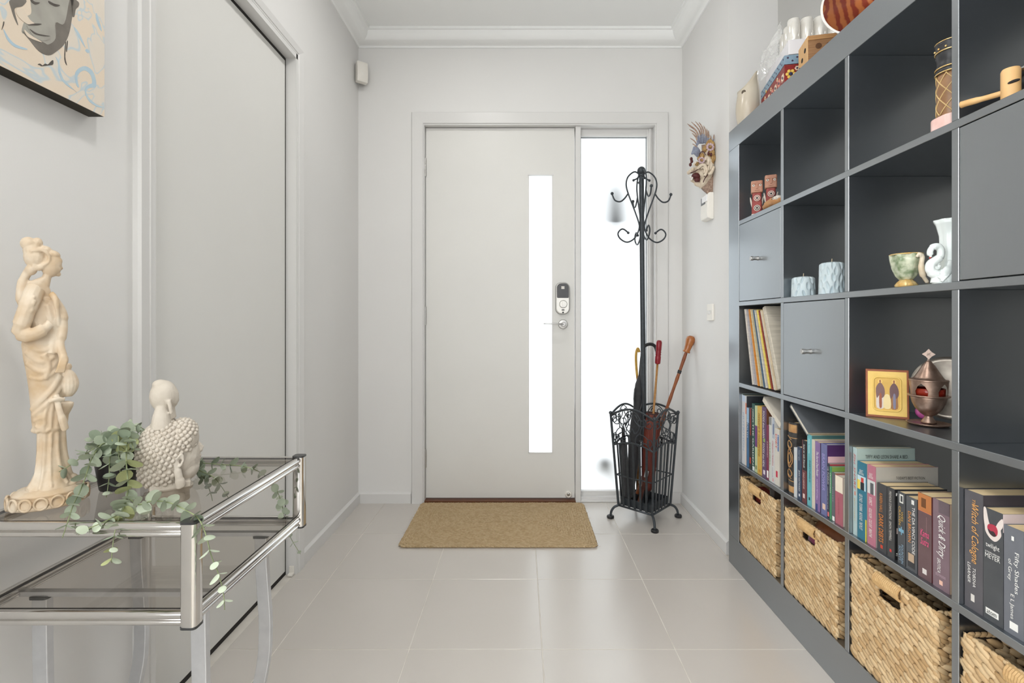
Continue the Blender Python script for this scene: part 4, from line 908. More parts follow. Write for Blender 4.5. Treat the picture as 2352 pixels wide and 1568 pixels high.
for s_ in (-1, 1):
    eb = MB(); o_ = s_*.044
    eb.tube(spline([bp(408, 1040, o_), bp(403, 1056, o_), bp(407, 1072, o_), bp(412, 1095, o_*1.02), bp(416, 1112, o_*.98)], 5), [8*BM]*5+[7*BM]*5+[9.5*BM]*5+[12*BM]*5+[9*BM], 12, flat=(1, .8))
    eb.tube(spline([bp(404, 1046, o_*1.1), bp(416, 1036, o_*1.1), bp(420, 1050, o_*1.1), bp(412, 1064, o_*1.1)], 5), 3.4*BM, 8)
    remesh(obj('ear', turned(eb, BCC, BTH), STONE, bu), .0018, 2)
tk_ = MB(); tk_.ball(bp(376, 908), q3((33, 30, 36)), 24, 16).ball(bp(368, 882), q3((19, 20, 12)), 16, 12).ball(bp(398, 912), q3((14, 18, 24)), 14, 10).ball(bp(410, 920), q3((3, 3, 4)), 8, 6)
tk_.lathe([(26*BM, -.024), (21*BM, .0), (13*BM, .018), (5*BM, .029), (0, .031)], 18, T(bp(371, 952, -.012))).tube([bp(384, 935), bp(388, 962)], 18*BM, 14)
tk_.tube(spline([bp(388, 916, -.025), bp(391, 932, -.026), bp(394, 946, -.024)], 4), 5*BM, 10)
top = obj('topknot', turned(tk_, BCC, BTH), STONE, bu); remesh(top, .0018, 2)

# ------------------------------------------------------------------ trailing plant in a black pot
PD = 0.915; pc = at(270, 1090, PD)
pl_ = thing('potted_plant', 'trailing silver-green eucalyptus in a black pot on the glass table', 'plant', (pc.x, PD, HGT+.001))
ptz = .757
obj('pot', MB().lathe([(.026, 0), (.027, .002), (.036, ptz-HGT-.001), (.034, ptz-HGT-.001), (.032, .050), (0, .050)], 36, T((pc.x, PD, HGT+.001))), BLACKP, pl_, auto=True)
obj('soil', MB().ball((pc.x, PD, ptz-.012), (.032, .032, .007), 16, 8), pm('moss', srgb(70, 76, 56), .9, c2=srgb(50, 52, 40), nscale=100), pl_, smooth=True)
STEM = pm('stem_green', srgb(150, 160, 118), .6, c2=srgb(120, 130, 96), nscale=40)
LEAFS = [pm('leaf_grey', srgb(160, 172, 150), .55, c2=srgb(186, 196, 174), nscale=40, spec=.3), pm('leaf_pale', srgb(190, 202, 180), .55, c2=srgb(208, 216, 194), nscale=40, spec=.3), pm('leaf_yellow', srgb(172, 178, 124), .55, c2=srgb(190, 196, 148), nscale=40, spec=.3), pm('leaf_dark', srgb(134, 148, 128), .55, c2=srgb(156, 168, 146), nscale=40, spec=.3)]
lm = []
for q in range(4):
    me = bpy.data.meshes.new('leaf'); v = [(0, 0, 0)]; n = 12; f = []
    for k in range(n):
        a_ = 2*PI*k/n; x = .5+.5*math.cos(a_); y = .46*math.sin(a_)*(1-.12*math.cos(a_)); v.append((x, y, .22*(y*y)*2+.10*x*x-.02))
    v[0] = (.5, 0, -.01)
    for k in range(n): f.append((0, 1+k, 1+(k+1) % n))
    b0 = len(v); v += [(x, y, z-.018) for x, y, z in v]; f += [(b0, b0+1+(k+1) % n, b0+1+k) for k in range(n)]
    me.from_pydata(v, [], f); me.materials.append(LEAFS[q]); me.shade_smooth(); lm.append(me)
p0 = Vector((pc.x, PD, ptz-.008))
A = lambda x, y, D: at(x, y, D)
stems = [
 ([p0, A(245, 1015, .88), A(215, 1030, .86), A(180, 1055, .845), A(150, 1075, .835), A(118, 1092, .830)], .0155, 1.0, 0),
 ([p0, A(240, 1018, .865), A(212, 1050, .835), A(198, 1090, .81), A(185, 1125, .79), A(168, 1160, .772), A(155, 1200, .748), A(143, 1235, .742)], .0165, 1.05, 0),
 ([p0, A(262, 1015, .875), A(252, 1055, .85), A(251, 1090, .842), A(248, 1118, .838), A(244, 1142, .834)], .0135, 1.05, 3),
 ([p0, A(290, 1010, .875), A(290, 1060, .845), A(294, 1110, .825), A(290, 1150, .80), A(275, 1185, .775), A(264, 1220, .752), A(258, 1262, .744), A(256, 1292, .744)], .0155, 1.15, 2),
 ([A(294, 1130, .815), A(280, 1172, .785), A(255, 1190, .768), A(228, 1203, .750), A(200, 1215, .742), A(180, 1228, .740)], .0145, 1.05, 1),
 ([A(292, 1140, .812), A(318, 1158, .80), A(352, 1150, .79), A(392, 1155, .780), A(428, 1172, .768), A(455, 1190, .757), A(472, 1225, .750), A(485, 1275, .748), A(502, 1318, .748), A(513, 1362, .748), A(516, 1400, .748)], .0185, .95, 1),
 ([p0, A(310, 985, .96), A(370, 1030, 1.01), A(440, 1058, 1.02), A(500, 1066, 1.03), A(555, 1070, 1.035), A(597, 1084, 1.045), A(628, 1112, 1.06), A(645, 1150, 1.085), A(655, 1195, 1.145), A(668, 1235, 1.150), A(690, 1272, 1.150)], .0185, .9, 0),
 ([p0, A(320, 1010, .97), A(420, 1062, .99), A(462, 1082, .985), A(490, 1095, .98), A(512, 1122, .972), A(528, 1150, .968)], .0160, 1.15, 3),
 ([p0, A(275, 990, .91), A(300, 978, .92), A(325, 982, .93), A(338, 996, .935)], .015, .85, 0),
 ([p0, A(235, 1000, .90), A(212, 1018, .90), A(196, 1042, .895)], .012, 1.05, 0),
 ([p0, A(262, 992, .895), A(246, 1002, .88), A(232, 1022, .87)], .011, 1.1, 0),
 ([p0, A(288, 995, .89), A(300, 1010, .87), A(308, 1035, .86)], .011, 1.1, 0),
 ([p0, A(272, 1000, .87), A(272, 1030, .855), A(274, 1055, .85), A(276, 1085, .845)], .0125, 1.0, 3),
 ([A(440, 1070, 1.0), A(470, 1100, .985), A(483, 1130, .98), A(488, 1150, .978)], .015, .75, 3),
]
for (pts, gap, sc, mi) in stems:
    P_ = spline(pts, 8)
    obj('stem', MB().tube(P_, [.0013-.0007*i/len(P_) for i in range(len(P_))], 6), STEM, pl_, smooth=True)
    acc = -gap*.8; tot = sum((P_[i+1]-P_[i]).length for i in range(len(P_)-1)); run = 0; node = 0
    for i in range(len(P_)-1):
        d = P_[i+1]-P_[i]; acc += d.length; run += d.length
        if acc >= gap:
            acc = 0; node += 1; t = d.normalized(); fr = run/tot
            e1 = t.orthogonal().normalized(); e1 = Matrix.Rotation(node*PI/2+random.uniform(-.4, .4), 3, t) @ e1
            for s_ in (1, -1):
                ax = (e1*s_+t*.45+Vector((0, 0, random.uniform(-.1, .15)))).normalized(); up = (t-ax*t.dot(ax)).normalized()
                L_ = .0210*sc*(1.05-.5*fr**3)*random.uniform(.8, 1.15)
                m_ = mi if random.random() < .6 else random.choice((0, 1, 0, 3, 1))
                o = bpy.data.objects.new('leaf', lm[m_]); COL.objects.link(o); o.parent = pl_
                M = basis(P_[i]-LOC[pl_], ax, up.cross(ax), up)
                o.matrix_local = M @ Matrix.Diagonal((L_, L_*random.uniform(.85, 1.1), L_, 1))
# ------------------------------------------------------------------ books
_dg = None
def text_mb(s, M, L, H, shear=0.0, fit=True, lift=.0011):
    cu_ = bpy.data.curves.new('t', 'FONT'); cu_.body = s; cu_.size = 1; cu_.shear = shear; cu_.resolution_u = 2; cu_.space_line = .85; cu_.align_x = 'CENTER'
    o = bpy.data.objects.new('t', cu_); COL.objects.link(o); dg = bpy.context.evaluated_depsgraph_get(); dg.update()
    me = bpy.data.meshes.new_from_object(o.evaluated_get(dg)); V = [v.co.copy() for v in me.vertices]; F = [tuple(p.vertices) for p in me.polygons]
    bpy.data.objects.remove(o); bpy.data.curves.remove(cu_); bpy.data.meshes.remove(me)
    x0, x1 = min(v.x for v in V), max(v.x for v in V); y0, y1 = min(v.y for v in V), max(v.y for v in V)
    sx = L/(x1-x0); sy = H/(y1-y0)
    if not fit: sx = sy = min(sx, sy)
    return MB().add([((v.x-(x0+x1)/2)*sx, (v.y-(y0+y1)/2)*sy, lift) for v in V], F, M)
def ink(r, g, b): return pm('ink_%d_%d_%d' % (r, g, b), srgb(r, g, b), .5, c2=srgb(min(255, r+6), min(255, g+6), min(255, b+6)), nscale=50)
def cover(r, g, b):
    gy = (r+g+b)/3; r, g, b = [int(.84*(v*.85+gy*.15)+.16*150) for v in (r, g, b)]
    return pm('cover_%d_%d_%d' % (r, g, b), srgb(r, g, b), .42, c2=srgb(max(0, r-8), max(0, g-8), max(0, b-8)), nscale=25, spec=.4)
PAGES = pm('paper_pages', srgb(236, 214, 172), .85, c2=srgb(222, 196, 150), nscale=220, stretch=(.05, 1, .05))
PAGEW = pm('paper_pages_white', srgb(232, 226, 212), .85, c2=srgb(214, 206, 190), nscale=220, stretch=(.05, 1, .05))
XS = 0.884
BZ0 = CELLZ[1][0]
def book(yf, yn, h, dep, col, label, texts=(), hard=False, spine2=None, pages=PAGES, z0=None, xs=None, near=None, group='books on the lower shelf', extra=()):
    z0 = BZ0 if z0 is None else z0; x0 = XS if xs is None else xs; yc = (yf+yn)/2
    t = thing('book', label, 'book', (x0, yc, z0), group)
    bt = .0022 if hard else .0010; m = cover(*col); c = MB(); ov = .003 if hard else 0
    c.box(x0, x0+bt+.0006, yn, yf, z0, z0+h).box(x0+bt, x0+dep, yf-bt, yf, z0, z0+h).box(x0+bt, x0+dep, yn, yn+bt, z0, z0+h)
    co = obj('cover', c, m, t)
    obj('pages', MB().box(x0+bt+.0006, x0+dep-.002-ov, yn+bt, yf-bt, z0+ov+.0004, z0+h-.0012-ov), pages, t)
    if near: obj('front_cover', MB().box(x0+.0012, x0+dep-.0005, yn-.0004, yn, z0+.0005, z0+h-.0005), cover(*near), t)
    tw = yf-yn
    for tx in texts:
        s, v0, v1, u0, u1, tc = tx[:6]; mode = tx[6] if len(tx) > 6 else 'down'; shr = tx[7] if len(tx) > 7 else 0
        vc = z0+h*(1-(v0+v1)/2); uc = yf-tw*(u0+u1)/2
        if mode == 'down': mb = text_mb(s, basis((x0, uc, vc), (0, 0, -1), (0, -1, 0)), h*(v1-v0), tw*(u1-u0), shr)
        elif mode == 'up': mb = text_mb(s, basis((x0, uc, vc), (0, -1, 0), (0, 0, 1)), tw*(u1-u0), h*(v1-v0), shr)
        elif mode == 'near': mb = text_mb(s, basis((x0+dep*(u0+u1)/2, yn-.0004, vc), (1, 0, 0), (0, 0, 1)), dep*(u1-u0), h*(v1-v0), shr)
        obj('title', mb, ink(*tc), t, recalc=False)
    for ei, ex in enumerate(extra):                               # coloured print panels: (v0, v1, u0, u1, colour, surface)
        v0, v1, u0, u1, tc = ex[:5]; sf_ = ex[5] if len(ex) > 5 else 'spine'
        za, zb_ = z0+h*(1-v1), z0+h*(1-v0)
        if sf_ == 'spine': mb = MB().box(x0-.0001*(ei+1), x0+.0005, yf-tw*u1, yf-tw*u0, za, zb_)
        else: mb = MB().box(x0+dep*u0, x0+dep*u1, yn-.0005-.0001*(ei+1), yn, za, zb_)
        obj('print_panel', mb, ink(*tc), t)
    return t
def shelf_px(col):
    yn, yf = CELLY[col]; return PX+SXF*FPX/yf, PX+SXF*FPX/yn, yf, yn
def colmap(col, org, sc, ea, eb):
    a, b, yf, yn = shelf_px(col)
    def f(zx, lo=.0008):
        t = (zx-ea)/(eb-ea); px_ = a+(b-a)*t; return max(yn+lo, min(yf-lo, XS*FPX/(px_-PX)))
    def top(zy, D): return CH-(org[1]+zy/sc-PY)*D/FPX
    return f, top
def shelf_books(col, org, sc, ea, eb, specs):
    f, top = colmap(col, org, sc, ea, eb)
    for s in specs:
        yf, yn = f(s['x'][0])-.0003, f(s['x'][1])+.0003
        z1 = min(CELLZ[1][1]-.004, top(s['top'], yf)); h = z1-BZ0
        book(yf, yn, h, s.get('d', .125), s['c'], s['l'], s.get('t', ()), s.get('hard', False), pages=s.get('pg', PAGES), near=s.get('near'), xs=XS+s.get('in', 0), extra=s.get('e', ()))
W, K = (240, 240, 236), (24, 24, 26)
shelf_books(0, (1685, 895), 6.67, 45, 697, [
 dict(x=(56, 92), top=62, c=(196, 226, 226), d=.21, pg=PAGEW, near=(60, 62, 66), l='tall pale aqua reference book with dark foot at the far end of the row', t=[('A CURE ENCYCLOPEDIA', .28, .86, .2, .75, (70, 78, 60))], e=[(.88, 1, .15, 1, (34, 44, 58)), (.11, .30, .45, 1, (60, 62, 66))]),
 dict(x=(93, 164), top=74, c=(222, 226, 232), d=.21, pg=PAGEW, near=(44, 48, 56), l='tall white book with orange corner label beside the aqua one', t=[('NUTRITION', .25, .80, .25, .55, (150, 170, 196))], e=[(.10, .26, .8, 1, (226, 120, 74)), (.0, .09, .1, .7, (190, 206, 226)), (.26, 1, .85, 1, (236, 206, 176))]),
 dict(x=(167, 205), top=268, c=(52, 112, 168), d=.16, l='slim blue book left of the dark green gardening book', t=[('HEALTH', .2, .5, .25, .7, (210, 224, 238))], e=[(0, .25, 0, 1, (150, 184, 214))]),
 dict(x=(206, 250), top=272, c=(40, 36, 34), d=.16, l='dark brown-black book with red foot emblem between blue and green books', e=[(.82, .92, .2, .7, (176, 60, 50)), (.0, .45, .35, .75, (140, 54, 50))]),
 dict(x=(252, 297), top=205, c=(28, 88, 76), d=.18, near=(30, 40, 44), l='dark green hardback with white lettering about gardens', hard=True, pg=PAGEW, t=[('THE GARDEN', .30, .92, .25, .7, W), ('COMPLETE', .08, .28, .25, .65, W)], e=[(.94, 1, .2, .9, (220, 226, 222))]),
 dict(x=(298, 336), top=238, c=(206, 222, 164), d=.16, l='pale green book with purple photo band beside the yellow spine', e=[(.30, .62, 0, 1, (112, 66, 120)), (.9, .96, .2, .8, (120, 130, 90))]),
 dict(x=(337, 408), top=242, c=(238, 186, 58), d=.18, near=(40, 50, 56), hard=True, pg=PAGEW, l='bright yellow hardback with slim brown script on its spine', t=[("nature's medicine", .10, .74, .25, .70, (126, 92, 40), 'down', .3)], e=[(.93, .97, .3, .7, (190, 140, 60))]),
 dict(x=(409, 476), top=252, c=(98, 66, 108), d=.17, near=(120, 62, 36), hard=True, l='purple hardback with bold white capitals beside the yellow one', t=[('FOODS that HARM', .06, .44, .25, .66, W), ('FOODS that HEAL', .52, .86, .25, .66, W)], e=[(.90, .96, .3, .75, (226, 216, 222)), (.45, .50, .3, .7, (150, 180, 110))]),
 dict(x=(480, 516), top=532, c=(140, 32, 70), d=.14, pg=PAGEW, l='short maroon book with white title and white foot label', t=[('JUMPSTART', .30, .60, .25, .65, W)], e=[(.84, .97, .15, .85, W)]),
 dict(x=(520, 556), top=412, c=(226, 230, 220), d=.16, pg=PAGEW, l='thin white and grey book right of the maroon one', t=[('FITNESS', .40, .75, .3, .7, (110, 140, 90))], e=[(0, .12, 0, 1, (140, 142, 140)), (.36, .8, 0, .25, (180, 196, 170))]),
 dict(x=(558, 607), top=412, c=(232, 232, 232), d=.16, pg=PAGEW, near=(236, 236, 234), l='white book with a small exercise photo and red title', t=[('STRENGTH TRAINING', .36, .74, .30, .70, (190, 80, 84)), ('ANITA PALMER', .76, .92, .35, .6, (130, 130, 130))], e=[(.02, .32, .25, 1, (176, 184, 196)), (.10, .26, .5, .75, (70, 90, 130)), (.93, .98, .3, .7, (214, 160, 160))]),
 dict(x=(610, 686), top=582, c=(236, 228, 214), d=.15, near=(232, 222, 206), l='cream paperback with blue and red title box next to the divider', t=[('Australian', .10, .38, .55, .82, W), ('DIET', .10, .36, .20, .50, (206, 60, 80))], e=[(.10, .39, .52, .86, (64, 110, 170)), (.75, .86, .25, .6, (200, 50, 78))])])
# book lying aslant on top of the far group
def slab(name, label, xs, depth, ya, za, yb, zb, th, col, pg=PAGEW, group='books on the lower shelf'):
    t = thing(name, label, 'book', (xs, (ya+yb)/2, min(za, zb)), group)
    d = Vector((0, yb-ya, zb-za)); L = d.length; d.normalize(); n = Vector((0, -d.z, d.y)) if d.y < 0 else Vector((0, -d.z, d.y))
    if n.z < 0: n = -n
    M = basis((xs, ya, za), (1, 0, 0), d, n)
    obj('cover', MB().box(0, depth, 0, L, 0, .0022, M).box(0, depth, 0, L, th-.0022, th, M).box(0, depth, -.0005, .002, 0, th, M), cover(*col), t)
    obj('pages', MB().box(.0015, depth-.003, .002, L-.003, .0022, th-.0022, M), pg, t)
    return t
f1, _ = colmap(0, (1685, 895), 6.67, 45, 697)
slab('book', 'cream soft-cover book lying aslant over the white paperbacks', XS, .15, f1(415)-.0, CELLZ[1][1]-.030, f1(688), .638, .020, (226, 216, 200))
shelf_books(1, (1790, 930), 5.226, 25, 765, [
 dict(x=(158, 196), top=504, c=(226, 230, 232), d=.12, pg=PAGEW, l='thin white paperback right of the leather-bound book', e=[(.25, .6, .2, .8, (176, 200, 214))]),
 dict(x=(198, 249), top=492, c=(44, 66, 98), d=.13, l='navy paperback with white author name reading down', t=[('JEAN HATWARD', .44, .84, .30, .70, W), ('POINT NEW', .06, .26, .35, .65, (180, 190, 200))], e=[(.89, .94, .35, .65, (220, 224, 228))]),
 dict(x=(256, 312), top=414, c=(116, 50, 52), d=.13, near=(34, 34, 36), l='dark red paperback with a black upper spine and white script', t=[('how to win friends', .06, .44, .35, .7, W, 'down', .3), ('DALE CARNEGIE', .52, .78, .30, .6, (236, 210, 200))], e=[(0, .48, .15, 1, (38, 38, 40)), (.86, .93, .2, .6, (226, 206, 200))]),
 dict(x=(318, 372), top=345, c=(96, 196, 206), d=.15, near=(66, 120, 120), l='bright teal paperback with black capitals on its spine', t=[('EVERYTHING IS', .36, .66, .50, .80, K), ('MARK MANSON', .06, .26, .35, .65, (210, 236, 238))], e=[(.88, .92, .35, .65, (30, 60, 66))]),
 dict(x=(374, 412), top=408, c=(232, 220, 200), d=.12, l='thin cream paperback with faint lettering beside the purple books', t=[('A QUIET PLACE TO STAY', .12, .82, .35, .65, (200, 176, 140))]),
 dict(x=(414, 474), top=432, c=(140, 104, 172), d=.13, near=(30, 26, 34), l='lilac purple paperback with white script title', t=[('The Secret Dead Reader', .14, .50, .30, .75, W, 'down', .3), ('HAYLEY MITCHELL', .54, .84, .35, .6, (214, 198, 230))], e=[(.90, 1, .1, .5, (58, 70, 130))]),
 dict(x=(484, 556), top=452, c=(108, 112, 172), d=.15, near=(74, 32, 96), l='blue-violet hardback with a dark purple front cover showing', hard=True, pg=PAGEW, t=[('BRAIN POWER', .14, .66, .25, .72, (168, 160, 214))], e=[(.84, .92, .25, .75, (226, 198, 180)), (.03, .30, .42, .72, (190, 96, 90), 'near'), (.16, .36, .02, .36, (226, 186, 190), 'near'), (.27, .285, .45, .9, (210, 190, 220), 'near'), (.30, .312, .45, .9, (210, 190, 220), 'near'), (.33, .342, .5, .9, (210, 190, 220), 'near')]),
 dict(x=(558, 588), top=696, c=(38, 44, 66), d=.12, near=(206, 60, 70), pg=PAGEW, l='navy puzzle paperback with white and red spine lettering', t=[('I.Q. PUZZLES', .06, .38, .25, .75, W), ('CHALLENGES FOR THE MIND', .42, .84, .3, .6, (200, 204, 214))], e=[(.89, .97, .2, .8, (226, 120, 120))]),
 dict(x=(589, 613), top=732, c=(62, 160, 98), d=.12, near=(140, 186, 70), pg=PAGEW, l='green puzzle paperback with white capitals', t=[('CROSSWORDS', .12, .50, .25, .75, W)]),
 dict(x=(614, 652), top=800, c=(96, 102, 110), d=.12, near=(214, 140, 100), pg=PAGEW, l='grey paperback with a white foot label beside the pink box book', t=[('NOTES', .3, .6, .35, .6, (160, 168, 176))], e=[(.90, .99, .2, .9, W)]),
 dict(x=(656, 748), top=834, c=(196, 92, 110), d=.12, near=(238, 226, 204), pg=PAGEW, l='thick pink paperback with a cream upper spine at the divider', t=[('THE RIGHT TO SAY', .44, .80, .42, .55, (150, 60, 80))], e=[(0, .33, 0, 1, (240, 228, 208))])])
f2, t2 = colmap(1, (1790, 930), 5.226, 25, 765)
# leather-bound volume with raised bands
yf, yn = f2(46), f2(154); h = t2(190, yf)-BZ0
lb = thing('leather_book', 'old leather-bound book with gilt panels and raised bands', 'book', (XS, (yf+yn)/2, BZ0), 'books on the lower shelf')
LEA = pm('black_leather', srgb(52, 50, 50), .45, c2=srgb(70, 68, 66), nscale=90, bump=.4, bscale=300); GILT = pm('gilt_tan', srgb(196, 156, 104), .42, c2=srgb(168, 122, 80), nscale=60)
tw = yf-yn; rc_ = (yf+yn)/2
def spine_arc(z0, z1, o, m, nm, par):
    v = []; n = 12
    for z in (z0, z1):
        for k in range(n+1): a_ = PI*k/n; v.append((XS+.012-(.012+o)*math.sin(a_), rc_-(tw/2+o*.3)*math.cos(a_), z))
    return obj(nm, MB().add(v, [(k, k+1, n+2+k, n+1+k) for k in range(n)]+[tuple(range(n+1)), tuple(range(n+1, 2*n+2))[::-1]]), m, par, auto=True)
obj('cover', MB().box(XS+.010, XS+.17, yf-.003, yf, BZ0, BZ0+h).box(XS+.010, XS+.17, yn, yn+.003, BZ0, BZ0+h), LEA, lb)
spn = spine_arc(BZ0, BZ0+h, 0, LEA, 'spine', lb)
obj('pages', MB().box(XS+.006, XS+.165, yn+.003, yf-.003, BZ0+.003, BZ0+h-.004), PAGES, lb)
for v0, v1, o, m in ((.80, .86, .0018, LEA), (.12, .175, .0018, LEA), (.865, .975, .0006, GILT), (.03, .115, .0006, GILT), (.18, .19, .0008, GILT), (.785, .795, .0008, GILT)): spine_arc(BZ0+h*v0, BZ0+h*v1, o, m, 'spine_band', lb)
orn = MB()
for zc, ry_, rz_ in ((.50, .30, .115), (.50, .18, .07), (.29, .24, .05), (.69, .22, .05)):
    for k in range(1):
        orn.tube([(XS-.0022-.010*0+.012-.0125*math.sin(PI*(.5+ry_*math.cos(q*PI/10)*.8)), rc_-tw/2*math.cos(PI*(.5+ry_*math.cos(q*PI/10)*.8)), BZ0+h*(zc+rz_*math.sin(q*PI/10)*(1+.12*math.cos(q*PI/10*4)))) for q in range(20)], .0014, 6, closed=True)
for s_ in (.22, .62, .38, .76):
    orn.tube([(XS-.0014, rc_-tw*.22, BZ0+h*s_), (XS-.0014, rc_+tw*.22, BZ0+h*(s_+.05))], .0010, 6)
obj('gilt_ornament', orn, GILT, spn, kind='stuff')
slab('book', 'large grey hardback lying tilted across the tops of the books', XS-.004, .24, f2(120), .724, f2(330), .652, .014, (96, 102, 108))
shelf_books(2, (1920, 1000), 4.125, 100, 1068, [
 dict(x=(101, 181), top=108, c=(188, 216, 216), d=.153, near=(178, 206, 200), l='pale aqua paperback with red script spine and a printed front cover', t=[('Flat SHARE', .07, .48, .30, .78, (196, 84, 84), 'down', .25), ('THE', .06, .12, .15, .35, (196, 150, 140)), ("BETH O'LEARY", .58, .84, .35, .62, (206, 170, 110)), ('TIFFY AND LEON SHARE A BED.', .075, .115, .14, .88, (38, 40, 42), 'near')], e=[(.50, .545, .35, .7, (206, 140, 120))]),
 dict(x=(186, 272), top=236, c=(30, 122, 152), d=.156, near=(214, 206, 192), l='teal blue compilation book with a small portrait picture on its spine', t=[('SELECT\nEDITIONS', .10, .165, .2, .75, W, 'up'), ('LEE CHILD', .42, .52, .25, .6, W), ('ECHO BURNING', .54, .64, .25, .6, W), ('BACK ROADS', .66, .76, .25, .6, W), ('THE PILOT', .78, .88, .25, .6, W)], e=[(.18, .36, .0, .92, (190, 216, 226)), (.20, .26, .4, .7, (200, 70, 60)), (.26, .36, .35, .75, (40, 44, 50)), (.24, .36, 0, .3, (232, 210, 90)), (.72, 1, .90, 1, (232, 206, 50))]),
 dict(x=(281, 358), top=268, c=(206, 112, 136), d=.156, near=(196, 190, 178), l='pink compilation book with a small grey portrait on its spine', t=[('SELECT\nEDITIONS', .10, .165, .2, .75, W, 'up'), ('SUSPECT', .40, .50, .25, .6, W), ('GOLD RUSH', .54, .66, .25, .6, W), ('COLD LIGHT', .68, .78, .25, .6, W), ('BREATHE', .80, .90, .25, .6, W), ("TODAY'S BEST FICTION", .115, .15, .32, .78, (60, 58, 54), 'near'), ('Suspect', .235, .275, .12, .30, (190, 110, 70), 'near'), ('ROBERT CRAIS', .24, .268, .32, .58, (120, 116, 110), 'near')], e=[(.19, .36, .0, .95, (206, 208, 208)), (.22, .36, .35, .75, (90, 92, 96))]),
 dict(x=(372, 462), top=440, c=(64, 64, 66), d=.125, l='dark grey paperback with orange slanted capitals', t=[('KAREN HALL', .14, .42, .30, .62, (206, 132, 60)), ('DARK DEBTS', .45, .86, .22, .70, (220, 132, 56))], e=[(.90, .95, .35, .6, (200, 70, 50))]),
 dict(x=(466, 536), top=480, c=(60, 60, 62), d=.125, near=(22, 22, 24), l='dark grey paperback with small white capitals and red logo', t=[('PREVIOUS CONVICTIONS', .05, .45, .35, .65, (214, 210, 204)), ('SIMON TEMPRELL', .48, .76, .35, .65, (214, 210, 204)), ('P', .05, .09, .02, .10, W, 'near'), ('S', .90, .94, .02, .10, W, 'near')], e=[(.88, .92, .35, .6, (206, 60, 56)), (.55, .63, .04, .22, (200, 180, 172), 'near')]),
 dict(x=(566, 638), top=522, c=(72, 74, 78), d=.115, l='dark slate paperback with gold capitals and a blue bird', t=[('WES\nCRAVEN', .20, .46, .20, .78, (206, 164, 70)), ('FOUNTAIN\nSOCIETY', .72, .98, .20, .82, (150, 184, 206))], e=[(.03, .15, .25, .75, (220, 220, 214)), (.05, .13, .4, .65, (60, 62, 64)), (.51, .555, .15, .8, (120, 166, 190)), (.48, .59, .45, .55, (120, 166, 190))]),
 dict(x=(646, 748), top=565, c=(84, 88, 92), d=.115, l='grey paperback with large white and orange author capitals', t=[('THE DA VINCI CODE', .12, .76, .60, .86, W), ('DAN BROWN', .20, .62, .22, .50, (226, 146, 64))], e=[(.03, .09, .5, .75, (226, 226, 222)), (.76, .96, .15, .85, (60, 60, 62)), (.77, .88, .2, .75, (190, 166, 140))]),
 dict(x=(758, 886), top=532, c=(108, 78, 80), d=.12, near=(110, 34, 40), l='mauve-brown paperback with pink script and a warm photo at the top', t=[('Kama\nSutra', .42, .60, .20, .85, (236, 92, 140), 'up', .3)], e=[(.0, .205, 0, 1, (186, 120, 70)), (.05, .16, .25, .6, (110, 70, 40)), (.205, .212, 0, 1, (206, 120, 90)), (.26, .55, .62, .64, (140, 110, 112)), (.88, .94, .35, .65, (220, 214, 210))]),
 dict(x=(898, 1056), top=588, c=(134, 104, 116), d=.12, near=(206, 170, 140), l='dusky mauve paperback with big white script beside the third divider', t=[('Quick & Dirty', .16, .64, .25, .80, W, 'down', .35), ('EROTICA', .66, .82, .30, .50, W, 'down', .2), ('EDITED BY MAXIM JAKUBOWSKI', .83, .87, .2, .8, (196, 170, 180), 'up')], e=[(.0, .14, .35, 1, (104, 90, 96)), (.90, .95, .4, .6, (236, 190, 170))])])
# column nearest the camera
def y4(zx): return XS*FPX/(2160+zx/3.281+9.5-PX)
def b4(x, top, c, l, t, e=(), near=None, d=.13):
    yf, yn = min(y4(x[0]), CELLY[3][1]-.001)-.0003, y4(x[1])+.0003; h = CH-(1090+top/3.281-PY)*yf/FPX-BZ0
    return book(yf, yn, h, d, c, l, t, near=near, extra=e)
b4((128, 290), 105, (88, 86, 92), 'thick slate-purple paperback with gold script at the fourth cube', [('The', .06, .13, .46, .62, (226, 168, 96), 'down', .2), ('Witch of Cologne', .10, .60, .30, .80, (226, 168, 96), 'down', .3), ('TOBSHA', .64, .80, .48, .64, W, 'down', .2), ('LEARNER', .61, .78, .20, .36, W, 'down', .2)], [(.87, .93, .35, .55, (220, 216, 210))], near=(62, 56, 64), d=.16)
b4((292, 442), 240, (72, 74, 78), 'charcoal paperback with pale hands holding a red apple', [('twilight', .30, .355, .15, .85, W, 'up'), ('STEPHENIE', .38, .395, .12, .88, W, 'up'), ('MEYER', .40, .44, .12, .88, W, 'up'), ('atom', .905, .94, .2, .7, (60, 60, 60), 'up'), ('SPECIAL', .07, .10, .42, .9, W, 'near')], [(.895, .95, .12, .78, W), (.04, .13, .40, .98, (26, 24, 26), 'near'), (.0, .16, 0, .40, (206, 190, 190), 'near')], near=(40, 40, 44))
b4((446, 598), 370, (110, 115, 124), 'slate-blue paperback with white slab lettering at the picture edge', [('I', .08, .12, .42, .55, W, 'up'), ('Fifty Shades', .22, .60, .52, .80, W), ('of Grey', .30, .50, .20, .44, W), ('E L James', .62, .85, .32, .56, W)], [(.88, .95, .3, .72, W)], near=(20, 26, 34))
b4((602, 760), 380, (112, 118, 130), 'second slate-blue paperback, cut off by the right picture edge', [('II', .08, .12, .42, .55, W, 'up')], near=(20, 26, 34))
